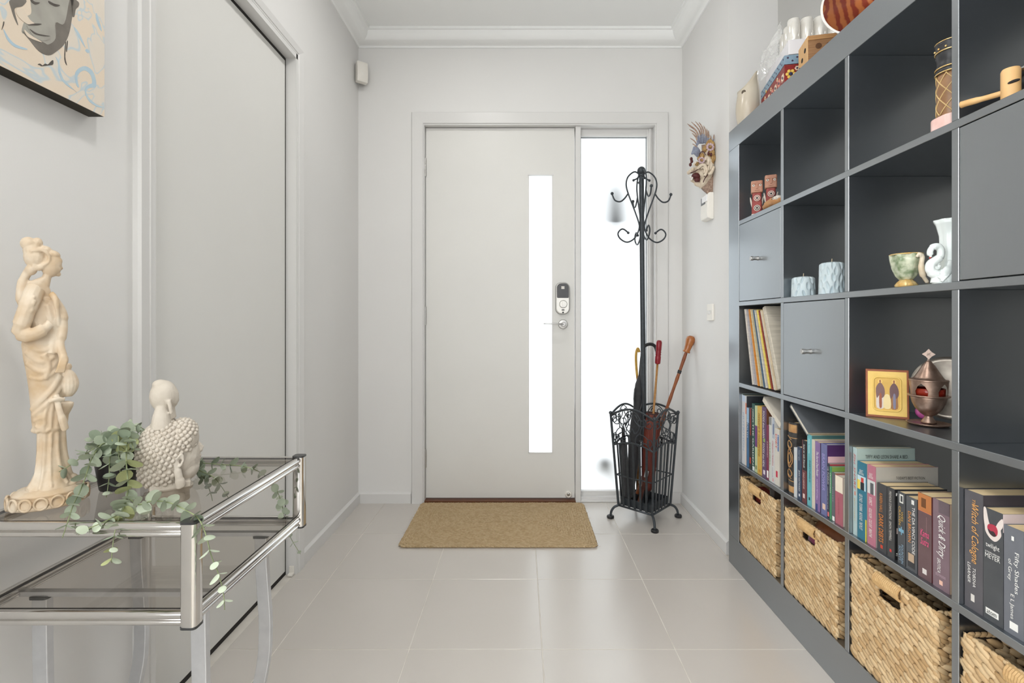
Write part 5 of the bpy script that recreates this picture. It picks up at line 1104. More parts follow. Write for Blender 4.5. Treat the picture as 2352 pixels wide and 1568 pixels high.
# the pale hands and apple on the charcoal spine
yf, yn = y4(292)-.0003, y4(442)+.0003; h = CH-(1090+240/3.281-PY)*yf/FPX-BZ0
hands = [o for o in bpy.data.objects if o.get('label', '').startswith('charcoal paperback')][0]
SPM = basis((XS-.0003, (yf+yn)/2, BZ0+h*.86), (0, -1, 0), (0, 0, 1)); sw4 = (yf-yn)/2
def pset(nm, pts, m, d): obj(nm, MB().prism([(p.x, p.y) for p in spline([(a_*sw4, b_*sw4, 0) for a_, b_ in pts], 4, closed=True)], d, SPM), m, hands)
SKINP = ink(226, 214, 208)
pset('hands_print', [(-.95, 1.5), (-.7, 1.5), (-.45, .4), (-.2, -.1), (.2, -.1), (.5, .5), (.85, 1.0), (1.0, 1.0), (1.0, .3), (.8, -.1), (.85, -.6), (.6, -1.1), (.2, -1.45), (-.3, -1.3), (-.75, -.8), (-.85, -.2), (-.95, .5)], SKINP, .0002)
pset('apple_print', [(-.45, .0), (-.1, .15), (.3, .1), (.5, -.3), (.4, -.8), (.05, -.95), (-.35, -.75), (-.55, -.35)], ink(176, 56, 76), .0005)
pset('apple_shade', [(-.5, -.45), (-.2, -.55), (.1, -.5), (.35, -.8), (.1, -1.0), (-.3, -.85)], ink(60, 46, 50), .0007)

# ------------------------------------------------------------------ record sleeves
z0 = CELLZ[2][0]
RC = [(222, 214, 204), (190, 186, 188), (204, 196, 188), (214, 140, 50), (216, 204, 170), (212, 196, 150), (90, 112, 132), (216, 214, 206), (206, 190, 170), (236, 216, 110), (150, 74, 60), (226, 222, 214), (216, 200, 172), (214, 206, 190)]
NAMES = ['ivory record sleeve standing at the far end of the leaning row', 'grey-lilac record sleeve, second from the far end', 'pale grey record sleeve left of the orange one', 'orange record sleeve in the leaning row', 'pale straw record sleeve right of the orange one', 'tan-edged record sleeve left of the blue-grey one', 'thin blue-grey record sleeve in the leaning row', 'white record sleeve right of the blue-grey one', 'beige record sleeve left of the yellow one', 'yellow record sleeve in the leaning row', 'brick-red record sleeve right of the yellow one', 'white record sleeve behind the speckled one', 'speckled tan record sleeve left of the boxed set', 'wide beige boxed record set with a photo on its front, nearest the divider']
yb_ = 1.866
for i in range(14):
    t = i/13; ang = math.radians(13+7.5*t); th_ = .0085 if i < 13 else .020
    if i in (6, 7, 10): th_ = .006
    r = thing('record_sleeve', NAMES[i], 'record', (XS, yb_, z0), 'records on the shelf'); H_ = .297 if i < 13 else .306
    M = T((XS+.003*((i*7) % 3-1), yb_, z0+.0006+th_*math.sin(ang)*1.0), rx=-ang)      # local y is thickness (towards -Y), local z up along the sleeve
    M = basis((XS+.002*((i*7) % 3), yb_, z0+.0005+th_*math.sin(ang)), (1, 0, 0), (0, math.cos(ang), -math.sin(ang)), (0, math.sin(ang), math.cos(ang)))
    obj('jacket', MB().box(0, .31, -th_, 0, -0*th_, H_, M), pm('sleeve_%d' % i, srgb(*RC[i]), .6, c2=srgb(*[max(0, v-26) for v in RC[i]]), nscale=60, stretch=(.2, 1, 3) if i != 12 else (1, 1, 1)), r, bevel=.0008 if i < 13 else .003)
    if i == 13:
        obj('photo', MB().prism([(a_, b_) for a_, b_ in [(x+.175, y+.13) for x, y in rrect(.22, .19, .02)]], .0004, M @ basis((0, -th_-.0002, 0), (1, 0, 0), (0, 0, 1))), pm('sleeve_photo', srgb(70, 66, 70), .5, c2=srgb(150, 128, 124), nscale=18), r)
        obj('title', text_mb('TA TRAGOUDIA', M @ basis((.20, -th_, .262), (1, 0, 0), (0, 0, 1)), .17, .012), ink(60, 58, 56), r, recalc=False)
        obj('title', text_mb('J', M @ basis((.13, -th_, .285), (1, 0, 0), (0, 0, 1)), .02, .018), ink(60, 58, 56), r, recalc=False)
    yb_ -= th_*math.cos(ang)+.0055+(.0008*((i*5) % 3)); 
# ------------------------------------------------------------------ woven baskets
WEAVE = pm('water_hyacinth', srgb(220, 194, 154), .6, c2=srgb(190, 156, 112), island=True, spec=.25)
GAP_SHADE = pm('weave_gap_shade', srgb(60, 46, 32), .8, c2=srgb(44, 34, 24), nscale=60)  # dark backing colour paints the shade between the woven strands
def weave_panel(o, ux, uy, un, Wd, Hh, hole=None, pitch=.0190, seed=1):
    rnd = random.Random(seed); mb = MB(); ux, uy, un = Vector(ux), Vector(uy), Vector(un); o = Vector(o); r = 0; y = pitch*.45
    while y < Hh-.004:
        for lay in (0, 1):
            sl = -1 if lay == 0 else -.25
            x = -.004+(r % 2)*.0140+lay*.0135
            while x < Wd+.004:
                cx_ = max(.004, min(Wd-.004, x)); yy = y+lay*pitch*.42
                if yy < Hh-.003 and not (hole and hole[0]-.010 < cx_ < hole[1]+.010 and hole[2]-.006 < yy < hole[3]+.006):
                    ax = ux*1.0+uy*(-.62 if lay == 0 else -.40)
                    spindle(mb, o+ux*cx_+uy*yy+un*(.0022+lay*.0016+rnd.uniform(-.0008, .0008)), ax+uy*rnd.uniform(-.08, .08), un, .0210*rnd.uniform(.9, 1.1), .0082*rnd.uniform(.8, 1.15), .0062, 6)
                x += .0275
        y += pitch; r += 1
    return mb
BLAB = ['woven basket in the bottom cube nearest the door', 'woven basket holding a tan leather bag in the second bottom cube', 'woven basket with an empty handle opening in the third bottom cube', 'woven basket cut off by the lower right picture corner']
YF = [1.945, 1.617, 1.291, .965]; BW_, BHt, BDp = .255, .262, .33
for i in range(4):
    yf = YF[i]; yn = yf-BW_; x0 = SXF+.010; z0 = ZIN0+.001
    bk = thing('woven_basket', BLAB[i], 'basket', (x0, (yf+yn)/2, z0), 'woven baskets in the bottom row')
    hole = (BW_/2-.036, BW_/2+.036, BHt-.056, BHt-.024)
    t_ = .006
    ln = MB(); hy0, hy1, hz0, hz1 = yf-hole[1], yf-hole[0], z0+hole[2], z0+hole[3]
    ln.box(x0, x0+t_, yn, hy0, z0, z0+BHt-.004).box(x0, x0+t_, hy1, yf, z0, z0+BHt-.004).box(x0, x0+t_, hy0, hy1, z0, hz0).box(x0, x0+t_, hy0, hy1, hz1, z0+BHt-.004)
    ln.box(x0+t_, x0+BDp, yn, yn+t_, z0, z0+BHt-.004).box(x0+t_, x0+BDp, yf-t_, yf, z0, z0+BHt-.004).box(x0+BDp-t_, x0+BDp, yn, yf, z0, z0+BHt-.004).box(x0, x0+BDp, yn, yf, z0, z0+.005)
    obj('gap_backing', ln, GAP_SHADE, bk)
    obj('front_weave', weave_panel((x0, yf, z0), (0, -1, 0), (0, 0, 1), (-1, 0, 0), BW_, BHt, hole, seed=i), WEAVE, bk, smooth=True, kind='stuff', recalc=False)
    obj('side_weave', weave_panel((x0, yn, z0), (1, 0, 0), (0, 0, 1), (0, -1, 0), BDp, BHt, None, seed=i+9), WEAVE, bk, smooth=True, kind='stuff', recalc=False)
    obj('inner_weave', weave_panel((x0+.01, yf-t_, z0+.12), (1, 0, 0), (0, 0, 1), (0, -1, 0), BDp-.02, BHt-.12, None, seed=i+19), WEAVE, bk, smooth=True, kind='stuff', recalc=False)
    rm = MB(); rnd = random.Random(i)
    def rope(a, b, r):
        a, b = Vector(a), Vector(b); L_ = (b-a).length; n = int(L_/.012); d = (b-a)/L_
        for k in range(n): spindle(rm, a+d*(L_*(k+.5)/n)+Vector((rnd.uniform(-.0006, .0006), 0, rnd.uniform(-.0006, .0006))), d+Vector((-.2, 0, .25)), d.orthogonal(), .012, r, r, 6)
    zt = z0+BHt
    rope((x0-.001, yf, zt), (x0-.001, yn, zt), .0052); rope((x0, yn, zt), (x0+BDp, yn, zt), .0052); rope((x0, yf, zt), (x0+BDp, yf, zt), .0052)
    rope((x0-.002, yn, z0+.003), (x0-.002, yn, zt), .0058); rope((x0-.002, yf, z0+.003), (x0-.002, yf, zt), .0052)
    rope((x0-.003, hy0-.004, hz0), (x0-.003, hy0-.004, zt), .006); rope((x0-.003, hy1+.004, hz0), (x0-.003, hy1+.004, zt), .006); rope((x0-.003, hy0, hz0-.003), (x0-.003, hy1, hz0-.003), .005)
    obj('rim', rm, WEAVE, bk, smooth=True, kind='stuff', recalc=False)
    hd_ = MB(); n = 16
    for k in range(n): hd_.tube([(x0-.006+.010*math.cos(a_), hy1+.004-(hy1-hy0+.008)*(k+.5)/n, (hz1+zt)/2+.0145*math.sin(a_)) for a_ in [2*PI*q/10 for q in range(10)]], .0030, 6, closed=True)
    hd_.box(x0-.006, x0+.004, hy0-.004, hy1+.004, hz1-.002, zt-.001)
    obj('handle', hd_, pm('handle_wrap', srgb(214, 180, 128), .65, c2=srgb(192, 154, 104), nscale=90), bk, smooth=False, kind='stuff')
# contents of the baskets
bx0 = SXF+.03
bag = MB(); yc = 1.49; 
bag.ball((bx0+.13, yc, .335), (.125, .110, .074), 28, 18)
bg_ = single('leather_bag', bag, pm('tan_leather', srgb(152, 92, 54), .42, c2=srgb(120, 68, 38), nscale=20, bump=.6, bscale=30), 'soft tan leather bag inside the second woven basket', 'bag', (bx0+.14, yc, .25), smooth=True)
for v in bg_.data.vertices:
    n = mnoise.noise(v.co*26)*.008+mnoise.noise(v.co*60)*.003; v.co += v.normal*n
pk = MB(); pk.ball((SXF+.045, 1.50, .315), (.020, .050, .042), 16, 10)
single('pink_cloth', pk, pm('pink_velvet', srgb(178, 70, 116), .8, c2=srgb(146, 48, 90), nscale=60, sheen=.6, bump=.6, bscale=60), 'crumpled pink cloth behind the handle of the second basket', 'cloth', (SXF+.045, 1.50, .27), smooth=True)
fo = thing('document_folder', 'dark brown folder sticking out of the basket nearest the door', 'folder', (bx0+.1, 1.80, .13))
obj('folder_back', MB().box(bx0, bx0+.22, 1.735, 1.740, .13, .402).box(bx0+.02, bx0+.2, 1.80, 1.803, .13, .394), pm('folder_brown', srgb(66, 54, 46), .6, c2=srgb(52, 42, 36), nscale=30), fo)
obj('folder_sheet', MB().box(bx0, bx0+.2, 1.766, 1.770, .13, .398), pm('folder_grey', srgb(110, 104, 98), .5, c2=srgb(96, 92, 88), nscale=30), fo)
single('red_box', MB().box(SXF+.022, SXF+.06, 1.775, 1.87, .13, .372), pm('red_card', srgb(126, 48, 38), .6, c2=srgb(108, 38, 30), nscale=30), 'dull red card box seen through the handle of the far basket', 'box', (SXF+.04, 1.82, .13), bevel=.002)

# ------------------------------------------------------------------ candles
WAX = pm('blue_grey_wax', srgb(206, 218, 222), .45, c2=srgb(190, 206, 212), nscale=18, sub=.1)
def candle(c, r, h, label, seed):
    z0 = CELLZ[3][0]; t = thing('candle', label, 'candle', (c[0], c[1], z0), 'carved candles')
    rnd = random.Random(seed); cuts = []
    nrow = int(h/.022)+1
    for q in range(nrow):
        for k in range(9): cuts.append((2*PI*(k+.5*(q % 2)+rnd.uniform(-.12, .12))/9, h*(q+.5)/nrow+rnd.uniform(-.002, .002), rnd.uniform(-.35, .35)))
    def fn(R, z, a_, i):
        if R < r*.6: return R
        dmin = 0
        for (ca, cz, tl) in cuts:
            da = (a_-ca+PI) % (2*PI)-PI; u = da*r; w_ = z-cz; u2 = u-w_*tl
            e_ = (u2/.0040)**2+(w_/.0120)**2
            if e_ < 1: dmin = max(dmin, (1-e_)**.7)
        return R-.0085*dmin
    prof = [(r*.97, 0), (r*1.03, .003)]+[(r*(1.02-.05*q/26), .004+(h-.010)*q/26) for q in range(27)]+[(r*.93, h-.003), (r*.80, h), (r*.45, h+.002), (0.0006, h+.003)]
    obj('wax_body', MB().lathe(prof, 120, T((c[0], c[1], z0)), fn=fn), WAX, t, smooth=True)
    obj('wick', MB().tube([(c[0], c[1], z0+h), (c[0]+.0008, c[1], z0+h+.013)], .0012, 6), pm('wick', srgb(220, 208, 180), .8, c2=srgb(190, 170, 140), nscale=80), t)
candle((.917, 1.585), .0345, .064, 'short pale blue carved candle in the second column', 1)
candle((.922, 1.448), .0335, .094, 'taller pale blue carved candle beside the divider', 5)

# ------------------------------------------------------------------ swan vase and shell cup
z0 = CELLZ[3][0]
PORC = pm('white_porcelain', srgb(236, 242, 240), .15, c2=srgb(226, 236, 234), nscale=14, spec=.6)
sc_x, sc_y = .930, 1.052
sv = thing('swan_vase', 'white porcelain swan vase with fluted neck against the third divider', 'vase', (sc_x, sc_y, z0))
obj('flute', MB().lathe([(.022, 0), (.027, .012), (.0235, .040), (.0215, .075), (.0225, .105), (.028, .130), (.0325, .139), (.030, .1395), (.020, .12), (.018, .03), (0, .03)], 48, T((sc_x, sc_y, z0)), fn=lambda r, z, a_, i: r*(1+.05*math.cos(9*a_))), PORC, sv, smooth=True)
S_ = lambda x, y, d=0: at(x, y, 1.03+d)
swn = MB()
swn.tube(spline([S_(2138, 590), S_(2136, 578), S_(2142, 568), S_(2154, 566), S_(2161, 575), S_(2159, 590), S_(2148, 598), S_(2138, 606), S_(2136, 618), S_(2144, 628), S_(2158, 632)], 6), [.0025]*3+[.0055]*9+[.007]*20+[.0085]*20+[.010]*9, 12)
swn.tube(spline([S_(2156, 605), S_(2148, 604), S_(2145, 612), S_(2152, 616), S_(2157, 610)], 5), .0042, 10)
swn.tube(spline([S_(2150, 650), S_(2152, 632), S_(2146, 622), S_(2139, 626), S_(2143, 632)], 6), [.010]*8+[.005]*17, 10)
swn.ball(S_(2168, 640), (.018, .020, .022), 18, 12).ball(S_(2160, 645), (.014, .018, .012), 14, 10)
obj('swan', swn, PORC, sv, smooth=True)
obj('wing', MB().tube(spline([S_(2158, 640, -.012), S_(2168, 632, -.014), S_(2180, 618, -.012), S_(2186, 600, -.006)], 5), [.006]*5+[.010]*6+[.007]*5, 10, flat=(1, .5)).tube(spline([S_(2162, 646, -.014), S_(2172, 636, -.016), S_(2178, 630, -.016)], 4), .0038, 8), PORC, sv, smooth=True)
obj('beak', MB().tube([S_(2137.5, 589), S_(2135, 594)], [.0022, .0006], 8), pm('beak_red', srgb(190, 60, 50), .4, c2=srgb(170, 50, 40), nscale=40), sv)
cx_, cy_ = .890, 1.128
sc = thing('shell_cup', 'green and gold shell-shaped porcelain cup beside the swan vase', 'cup', (cx_, cy_, z0))
SHELL = pm('shell_glaze', srgb(206, 210, 186), .2, c2=srgb(120, 138, 104), nscale=60, namt=1.3, spec=.6)
GOLD = pm('gold_glaze', srgb(206, 160, 84), .25, .35, c2=srgb(234, 214, 160), nscale=60)
obj('bowl', MB().lathe([(.012, .016), (.019, .024), (.026, .042), (.0295, .060), (.031, .074), (.0285, .074), (.026, .058), (.014, .026), (0, .024)], 40, T((cx_, cy_, z0)), fn=lambda r, z, a_, i: r*(1+.06*math.cos(7*a_)) if i < 7 else r), SHELL, sc, smooth=True)
obj('foot', MB().lathe([(.020, 0), (.0215, .004), (.018, .010), (.012, .016), (.011, .018)], 32, T((cx_, cy_, z0)), fn=lambda r, z, a_, i: r*(1+.06*math.cos(11*a_))), GOLD, sc, smooth=True)
Q_ = lambda x, y: at(x, y, 1.095)
obj('handle', MB().tube(spline([Q_(2106, 590), Q_(2110, 584), Q_(2118, 590), Q_(2116, 610), Q_(2120, 632), Q_(2130, 648)], 5), [.003]*5+[.005]*10+[.006]*6+[.004]*5, 10), pm('shell_cream', srgb(232, 222, 206), .2, c2=srgb(220, 200, 168), nscale=40), sc, smooth=True)
obj('gilt_line', MB().tube([(cx_+.0312*math.cos(q*PI/20), cy_+.0312*math.sin(q*PI/20), z0+.0745) for q in range(40)], .0014, 6, closed=True).tube(spline([Q_(2122, 588), Q_(2117, 606), Q_(2122, 632), Q_(2132, 650)], 5), .0012, 6), GOLD, sc, smooth=True)

# ------------------------------------------------------------------ icon, censer, plate
z0 = CELLZ[2][0]
A_, B_ = Vector((.887, 1.2553, z0)), Vector((.9615, 1.208, z0)); ux = (B_-A_).normalized(); wI, hI = (B_-A_).length, .1215; tilt = math.radians(6)
nrm = Vector((ux.y, -ux.x, 0)); upI = (Vector((0, 0, 1))*math.cos(tilt)-nrm*math.sin(tilt)).normalized()
MI = basis(A_, ux, upI)
ic = thing('icon_frame', 'small gilt religious icon with two robed saints in a brown frame', 'picture', ((A_+B_)/2)[:] if False else tuple((A_+B_)/2))
BRN = pm('icon_brown', srgb(150, 82, 44), .4, c2=srgb(130, 68, 36), nscale=40); GLD = pm('icon_gold', srgb(232, 198, 110), .4, c2=srgb(222, 186, 98), nscale=40); GLD2 = pm('icon_gold_deep', srgb(206, 164, 74), .35, c2=srgb(216, 176, 88), nscale=30)
obj('board', MB().box(0, wI, 0, hI, -.012, 0, MI), BRN, ic, bevel=.001)
obj('gold_ground', MB().box(.0045, wI-.0045, .0055, hI-.0055, 0, .0006, MI), GLD, ic)
obj('recess_rim', MB().tube([MI @ Vector((x+wI/2, y+hI*.49, .0006)) for x, y in rrect(.056, .084, .010)], .0022, 6, closed=True), GLD, ic, smooth=True)
obj('panel', MB().prism([(x+wI/2, y+hI*.49) for x, y in rrect(.053, .081, .009)], .0009, MI), GLD2, ic)
def fig(nm, pts, col, d): obj(nm, MB().prism([(p.x, p.y) for p in spline([(a_*wI, b_*hI, 0) for a_, b_ in pts], 3, closed=True)], d, MI), ink(*col), ic)
for s_, c1, c2_ in ((0, (116, 86, 84), (206, 196, 186)), (1, (104, 76, 76), (150, 104, 60))):
    ox = .34 if s_ == 0 else .66
    fig('robe', [(ox-.09, .62), (ox-.03, .70), (ox+.03, .70), (ox+.09, .62), (ox+.085, .40), (ox+.08, .20), (ox-.08, .20), (ox-.095, .42)], c2_, .0011)
    fig('cloak', [(ox-.10, .60), (ox-.03, .71), (ox+.03, .71), (ox+.10, .60), (ox+.10, .46), (ox+.03, .40), (ox-.02, .46), (ox-.08, .40)], c1, .0013)
    fig('stole', [(ox-.02, .48), (ox+.03, .48), (ox+.035, .22), (ox-.02, .22)], (150, 84, 56) if s_ == 0 else (120, 118, 140), .0015)
    fig('halo', [(ox-.055, .75), (ox, .80), (ox+.055, .75), (ox, .69)], (226, 190, 104), .0011)
    fig('face', [(ox-.022, .75), (ox, .785), (ox+.022, .75), (ox, .71)], (150, 96, 66), .0016)
fig('altar', [(.44, .46), (.56, .46), (.58, .21), (.42, .21)], (226, 206, 152), .0012)
ZP = 1.4333e-4; cX, cY = .957, 1.146
cen = thing('censer', 'bronze fluted incense burner topped with a cross, on a round dish', 'censer', (cX, cY, z0))
BRZ = pm('aged_bronze', srgb(184, 158, 142), .34, .8, c2=srgb(140, 114, 100), nscale=50, bump=.1, bscale=200)
hz = lambda zy: max(0, (1385-zy)*ZP); c_ = .80
def cl(prof, **k): return MB().lathe([(r*ZP*c_, hz(y)) for r, y in prof], 48, T((cX, cY, z0+.0055)), **k)
obj('dish', MB().lathe([(.020, .001), (.036, .001), (.0405, .0045), (.042, .006), (.0405, .0062), (.036, .0035), (0, .0035)], 48, T((cX, cY, z0))), BRZ, cen, smooth=True)
obj('foot', cl([(130, 1385), (118, 1360), (75, 1300), (62, 1275), (70, 1262)]), BRZ, cen, smooth=True)
obj('bowl', cl([(62, 1275), (130, 1235), (215, 1150), (262, 1060), (285, 980), (290, 955)], fn=lambda r, z, a_, i: r*(1+.035*abs(math.sin(12*a_)))), BRZ, cen, smooth=True)
obj('rim', cl([(290, 958), (345, 950), (348, 930), (300, 925), (288, 940)]), BRZ, cen, smooth=True)
obj('glass_cup', cl([(270, 940), (272, 820), (262, 818), (258, 935)]), pm('red_glass', srgb(190, 50, 34), .08, c2=srgb(206, 70, 44), nscale=20, trans=.6), cen, smooth=True)
cg = MB()
for k in range(5):
    a0 = 2*PI*k/5+.5; v = []
    for (r, y, ha) in ((300, 930, .30), (308, 860, .26), (314, 780, .42), (318, 730, .63), (320, 705, .63)):
        for q in range(9):
            a_ = a0+ha*(-1+2*q/8); v.append((cX+r*ZP*c_*math.cos(a_), cY+r*ZP*c_*math.sin(a_), z0+.0055+hz(y)))
    cg.add(v, [(i*9+q, i*9+q+1, i*9+10+q, i*9+9+q) for i in range(4) for q in range(8)])
obj('pierced_wall', cg, BRZ, cen, smooth=True)
obj('lid', cl([(318, 708), (326, 690), (318, 675), (270, 672), (235, 640), (165, 540), (105, 450), (62, 405), (50, 385), (30, 372), (0, 370)]), BRZ, cen, smooth=True)
for k in range(5):
    a_ = -PI/2-.55+k*2*PI/5; r = 150*ZP*c_; p = Vector((cX+r*math.cos(a_), cY+r*math.sin(a_), z0+.0055+hz(545)))
    obj('lid_opening', MB().ball((0, 0, 0), (.0042, .0016, .0075), 10, 8, M=Matrix.Translation(p) @ Euler((0, 0, a_-PI/2), 'XYZ').to_matrix().to_4x4() @ Euler((.6, 0, 0)).to_matrix().to_4x4()), DARK, cen, smooth=True)
cr_ = MB(); MC = basis((cX, cY, z0+.0055+hz(265)), Vector((.80, -.60, 0)), (0, 0, 1)); u = .0125
for k in range(4): cr_.prism([(p[0]*math.cos(k*PI/2)-p[1]*math.sin(k*PI/2), p[0]*math.sin(k*PI/2)+p[1]*math.cos(k*PI/2)) for p in ((0, -.002), (u*.45, -u*.42), (u, 0), (u*.45, u*.42), (0, .002))], .0022, MC)
cr_.tube([(cX, cY, z0+.0055+hz(385)), (cX, cY, z0+.0055+hz(330))], [.004, .0016], 8)
obj('cross', cr_, pm('silvered_cross', srgb(196, 176, 164), .3, .6, c2=srgb(170, 150, 140), nscale=60), cen)
pp_ = Vector((1.045, 1.19, z0+.080)); nd = (Vector((0, 0, 1.0))-pp_); nd.z = 0; nd.normalize(); nd = (nd+Vector((0, 0, .18))).normalized()
MP = basis(pp_, Vector((nd.y, -nd.x, 0)).normalized()*-1, nd.cross(Vector((nd.y, -nd.x, 0)).normalized()*-1), nd)
obj_ = single('silver_plate', MB().lathe([(0, 0), (.050, .001), (.066, .006), (.076, .008), (.0765, .010), (.066, .0085), (.050, .0035), (0, .0025)], 48, MP), pm('tarnished_silver', srgb(150, 140, 130), .35, .8, c2=srgb(190, 182, 170), nscale=30), 'tarnished silver plate leaning behind the bronze censer', 'plate', (1.045, 1.19, z0), smooth=True)
single('pink_pouch', MB().ball((1.005, 1.215, z0+.018), (.020, .018, .018), 18, 12).ball((1.005, 1.215, z0+.038), (.008, .008, .010), 12, 8), pm('pink_organza', srgb(196, 70, 150), .4, c2=srgb(226, 130, 186), nscale=60), 'small magenta pouch between the icon and the censer', 'pouch', (1.005, 1.215, z0), smooth=True)

# ------------------------------------------------------------------ top row of cubes
z0 = CELLZ[4][0]
TOT = pm('totem_wood', srgb(204, 156, 132), .6, c2=srgb(176, 124, 102), nscale=40); TOTW = pm('totem_white', srgb(230, 222, 210), .6, c2=srgb(206, 196, 184), nscale=60); TOTR = pm('totem_red', srgb(170, 84, 78), .6, c2=srgb(140, 62, 60), nscale=60); TOTD = pm('totem_dark', srgb(60, 44, 46), .6, c2=srgb(44, 32, 34), nscale=60)
def totem(cx, cy, h, label):
    t = thing('totem_figure', label, 'figurine', (cx, cy, z0), 'carved wooden figures')
    M = T((cx, cy, z0), rz=-.42); w = .0205
    obj('body', MB().prism(rrect(2*w*.86, 2*w*.8, .008), h*.42, M).prism(rrect(2*w*.78, 2*w*.72, .007), h*.66, M), TOTR, t, bevel=.003)
    hd = obj('head', MB().prism(rrect(2*w*1.0, 2*w*.85, .006), h*.34, M @ T((0, 0, h*.66))), TOT, t, bevel=.004)
    obj('brow', MB().box(-w*.85, w*.85, -w*1.0, -w*.7, h*.895, h*.915, M).box(-w*.16, w*.16, -w*1.05, -w*.7, h*.77, h*.90, M).box(-w*.4, w*.4, -w*.95, -w*.7, h*.715, h*.73, M), TOT, hd, bevel=.0006, seg=1)
    for s_ in (-1, 1):
        e_ = obj('eye', MB().lathe([(.0045, 0), (.0042, .0018), (0, .002)], 14, M @ basis((s_*w*.58, -w*.85, h*.86), (1, 0, 0), (0, 0, 1))), TOTW, hd)
        obj('pupil', MB().lathe([(.0018, .002), (0, .0026)], 10, M @ basis((s_*w*.58, -w*.85, h*.86), (1, 0, 0), (0, 0, 1))), TOTD, e_)
        obj('wing', MB().ball((0, 0, 0), (.0035, .008, h*.17), 12, 8, M=M @ T((s_*w*.92, -.002, h*.40), ry=s_*.18)), TOTW, t, smooth=True)
    for k, zc in enumerate((.50, .22)):
        for rr, m, d in ((.0115, TOTW, .0012), (.0090, TOTR if k == 0 else TOTD, .0018), (.0066, TOTW, .0024), (.0036, TOTD, .0030)):
            obj('painted_ring', MB().lathe([(rr, 0), (rr, d), (0, d)], 20, M @ basis((0, -w*.78, h*zc), (1, 0, 0), (0, 0, 1))), m, t)
    obj('foot_band', MB().prism(rrect(2*w*.92, 2*w*.86, .008), h*.06, M), TOTW, t)
totem(.905, 1.872, .134, 'far one of two painted wooden totem figures in the top cube')
totem(.934, 1.824, .142, 'near one of two painted wooden totem figures, slightly taller')
fs = thing('carved_fish', 'small carved wooden animal with cream spotted back by the totems', 'figurine', (.896, 1.735, z0))
obj('body', MB().tube(spline([(.890, 1.79, z0+.012), (.892, 1.765, z0+.017), (.896, 1.73, z0+.022), (.90, 1.695, z0+.018), (.902, 1.675, z0+.022)], 5), [.004]*2+[.010]*3+[.015]*5+[.018]*5+[.013]*3+[.006]*3, 12), pm('pale_wood', srgb(196, 146, 96), .5, c2=srgb(166, 112, 70), nscale=40), fs, smooth=True)
sb_ = obj('spotted_back', MB().ball((.895, 1.705, z0+.027), (.015, .024, .010), 16, 10), TOTW, fs, smooth=True)
dt = MB()
for k in range(14): a_ = k*2.4; r = .9*math.sqrt(k/14); dt.ball((.895-.012+.018*r*math.cos(a_)*.3, 1.705+.021*r*math.sin(a_), z0+.030+.004*math.cos(k)), .0016, 6, 5)
obj('spots', dt, TOTD, sb_, kind='stuff')
vx, vy = .908, 1.030
vz = thing('patterned_vase', 'tall brown lattice vase with black ringed neck and pink foot', 'vase', (vx, vy, z0))
obj('foot', MB().prism(rrect(.058, .058, .018, 6), .028, T((vx, vy, z0))), pm('pink_stone', srgb(226, 186, 176), .4, c2=srgb(236, 206, 198), nscale=30), vz, bevel=.004, seg=3)
BRV = pm('vase_brown', srgb(156, 120, 86), .35, c2=srgb(126, 92, 64), nscale=26)
obj('body', MB().lathe([(.022, .027), (.0235, .032), (.0245, .06), (.025, .09), (.0238, .110), (.0235, .118)], 40, T((vx, vy, z0))), BRV, vz, smooth=True)
lt = MB()
for k in range(6):
    for s_ in (1, -1):
        lt.tube([(vx+.0248*math.cos(2*PI*k/6+s_*q*.19), vy+.0248*math.sin(2*PI*k/6+s_*q*.19), z0+.030+q*.0062) for q in range(15)], .0012, 6)
obj('lattice', lt, pm('vase_cream', srgb(206, 178, 126), .4, c2=srgb(190, 160, 108), nscale=40), vz, smooth=True, kind='stuff')
NK = pm('vase_black', srgb(52, 52, 54), .4, c2=srgb(38, 38, 40), nscale=40)
nk = obj('neck', MB().lathe([(.0235, .118), (.0262, .121), (.0262, .126), (.0238, .129), (.0258, .133), (.0235, .139), (.0245, .150), (.0262, .156), (.0250, .162), (.0265, .178), (.0275, .183), (.025, .183), (.022, .16), (0, .16)], 40, T((vx, vy, z0))), NK, vz, smooth=True)
for zc in (.119, .1295, .164, .1835): obj('gold_ring', MB().tube([(vx+.0264*math.cos(q*PI/20), vy+.0264*math.sin(q*PI/20), z0+zc) for q in range(40)], .0014, 6, closed=True), GOLD, nk, smooth=True)
bd_ = MB()
for k in range(12): bd_.ball((vx+.0268*math.cos(k*PI/6), vy+.0268*math.sin(k*PI/6), z0+.170), .0022, 8, 6)
obj('bead', bd_, GOLD, nk, smooth=True, kind='stuff')
PINE = pm('bamboo_pale', srgb(222, 182, 128), .5, c2=srgb(206, 162, 106), nscale=40, stretch=(1, 1, .15))
wx, wy = .905, .902
wh = thing('wooden_whistle', 'pale wooden slide whistle block with long handle in the top right cube', 'whistle', (wx, wy, z0))
obj('barrel', MB().lathe([(.0135, 0), (.0140, .002), (.0140, .058), (.0125, .062), (0, .062)], 28, T((wx, wy, z0))), PINE, wh, smooth=False, auto=True)
obj('mouth_hole', MB().ball((0, 0, 0), (.009, .0035, .0030), 12, 8, M=T((wx-.006, wy-.0115, z0+.034), rz=-.5, ry=-.25)), DARK, wh, smooth=True)
obj('handle', MB().tube(spline([(wx-.006, wy+.008, z0+.022), (wx-.016, wy+.03, z0+.023), (wx-.028, wy+.055, z0+.025), (wx-.032, wy+.066, z0+.0255)], 4), [.0052]*6+[.0062]*5+[.0066]*2, 12), PINE, wh, smooth=True)
mx_, my_ = .985, .885
mo_ = thing('metal_bowl', 'dark round bowl with bright metal rim behind the wooden whistle', 'bowl', (mx_, my_, z0))
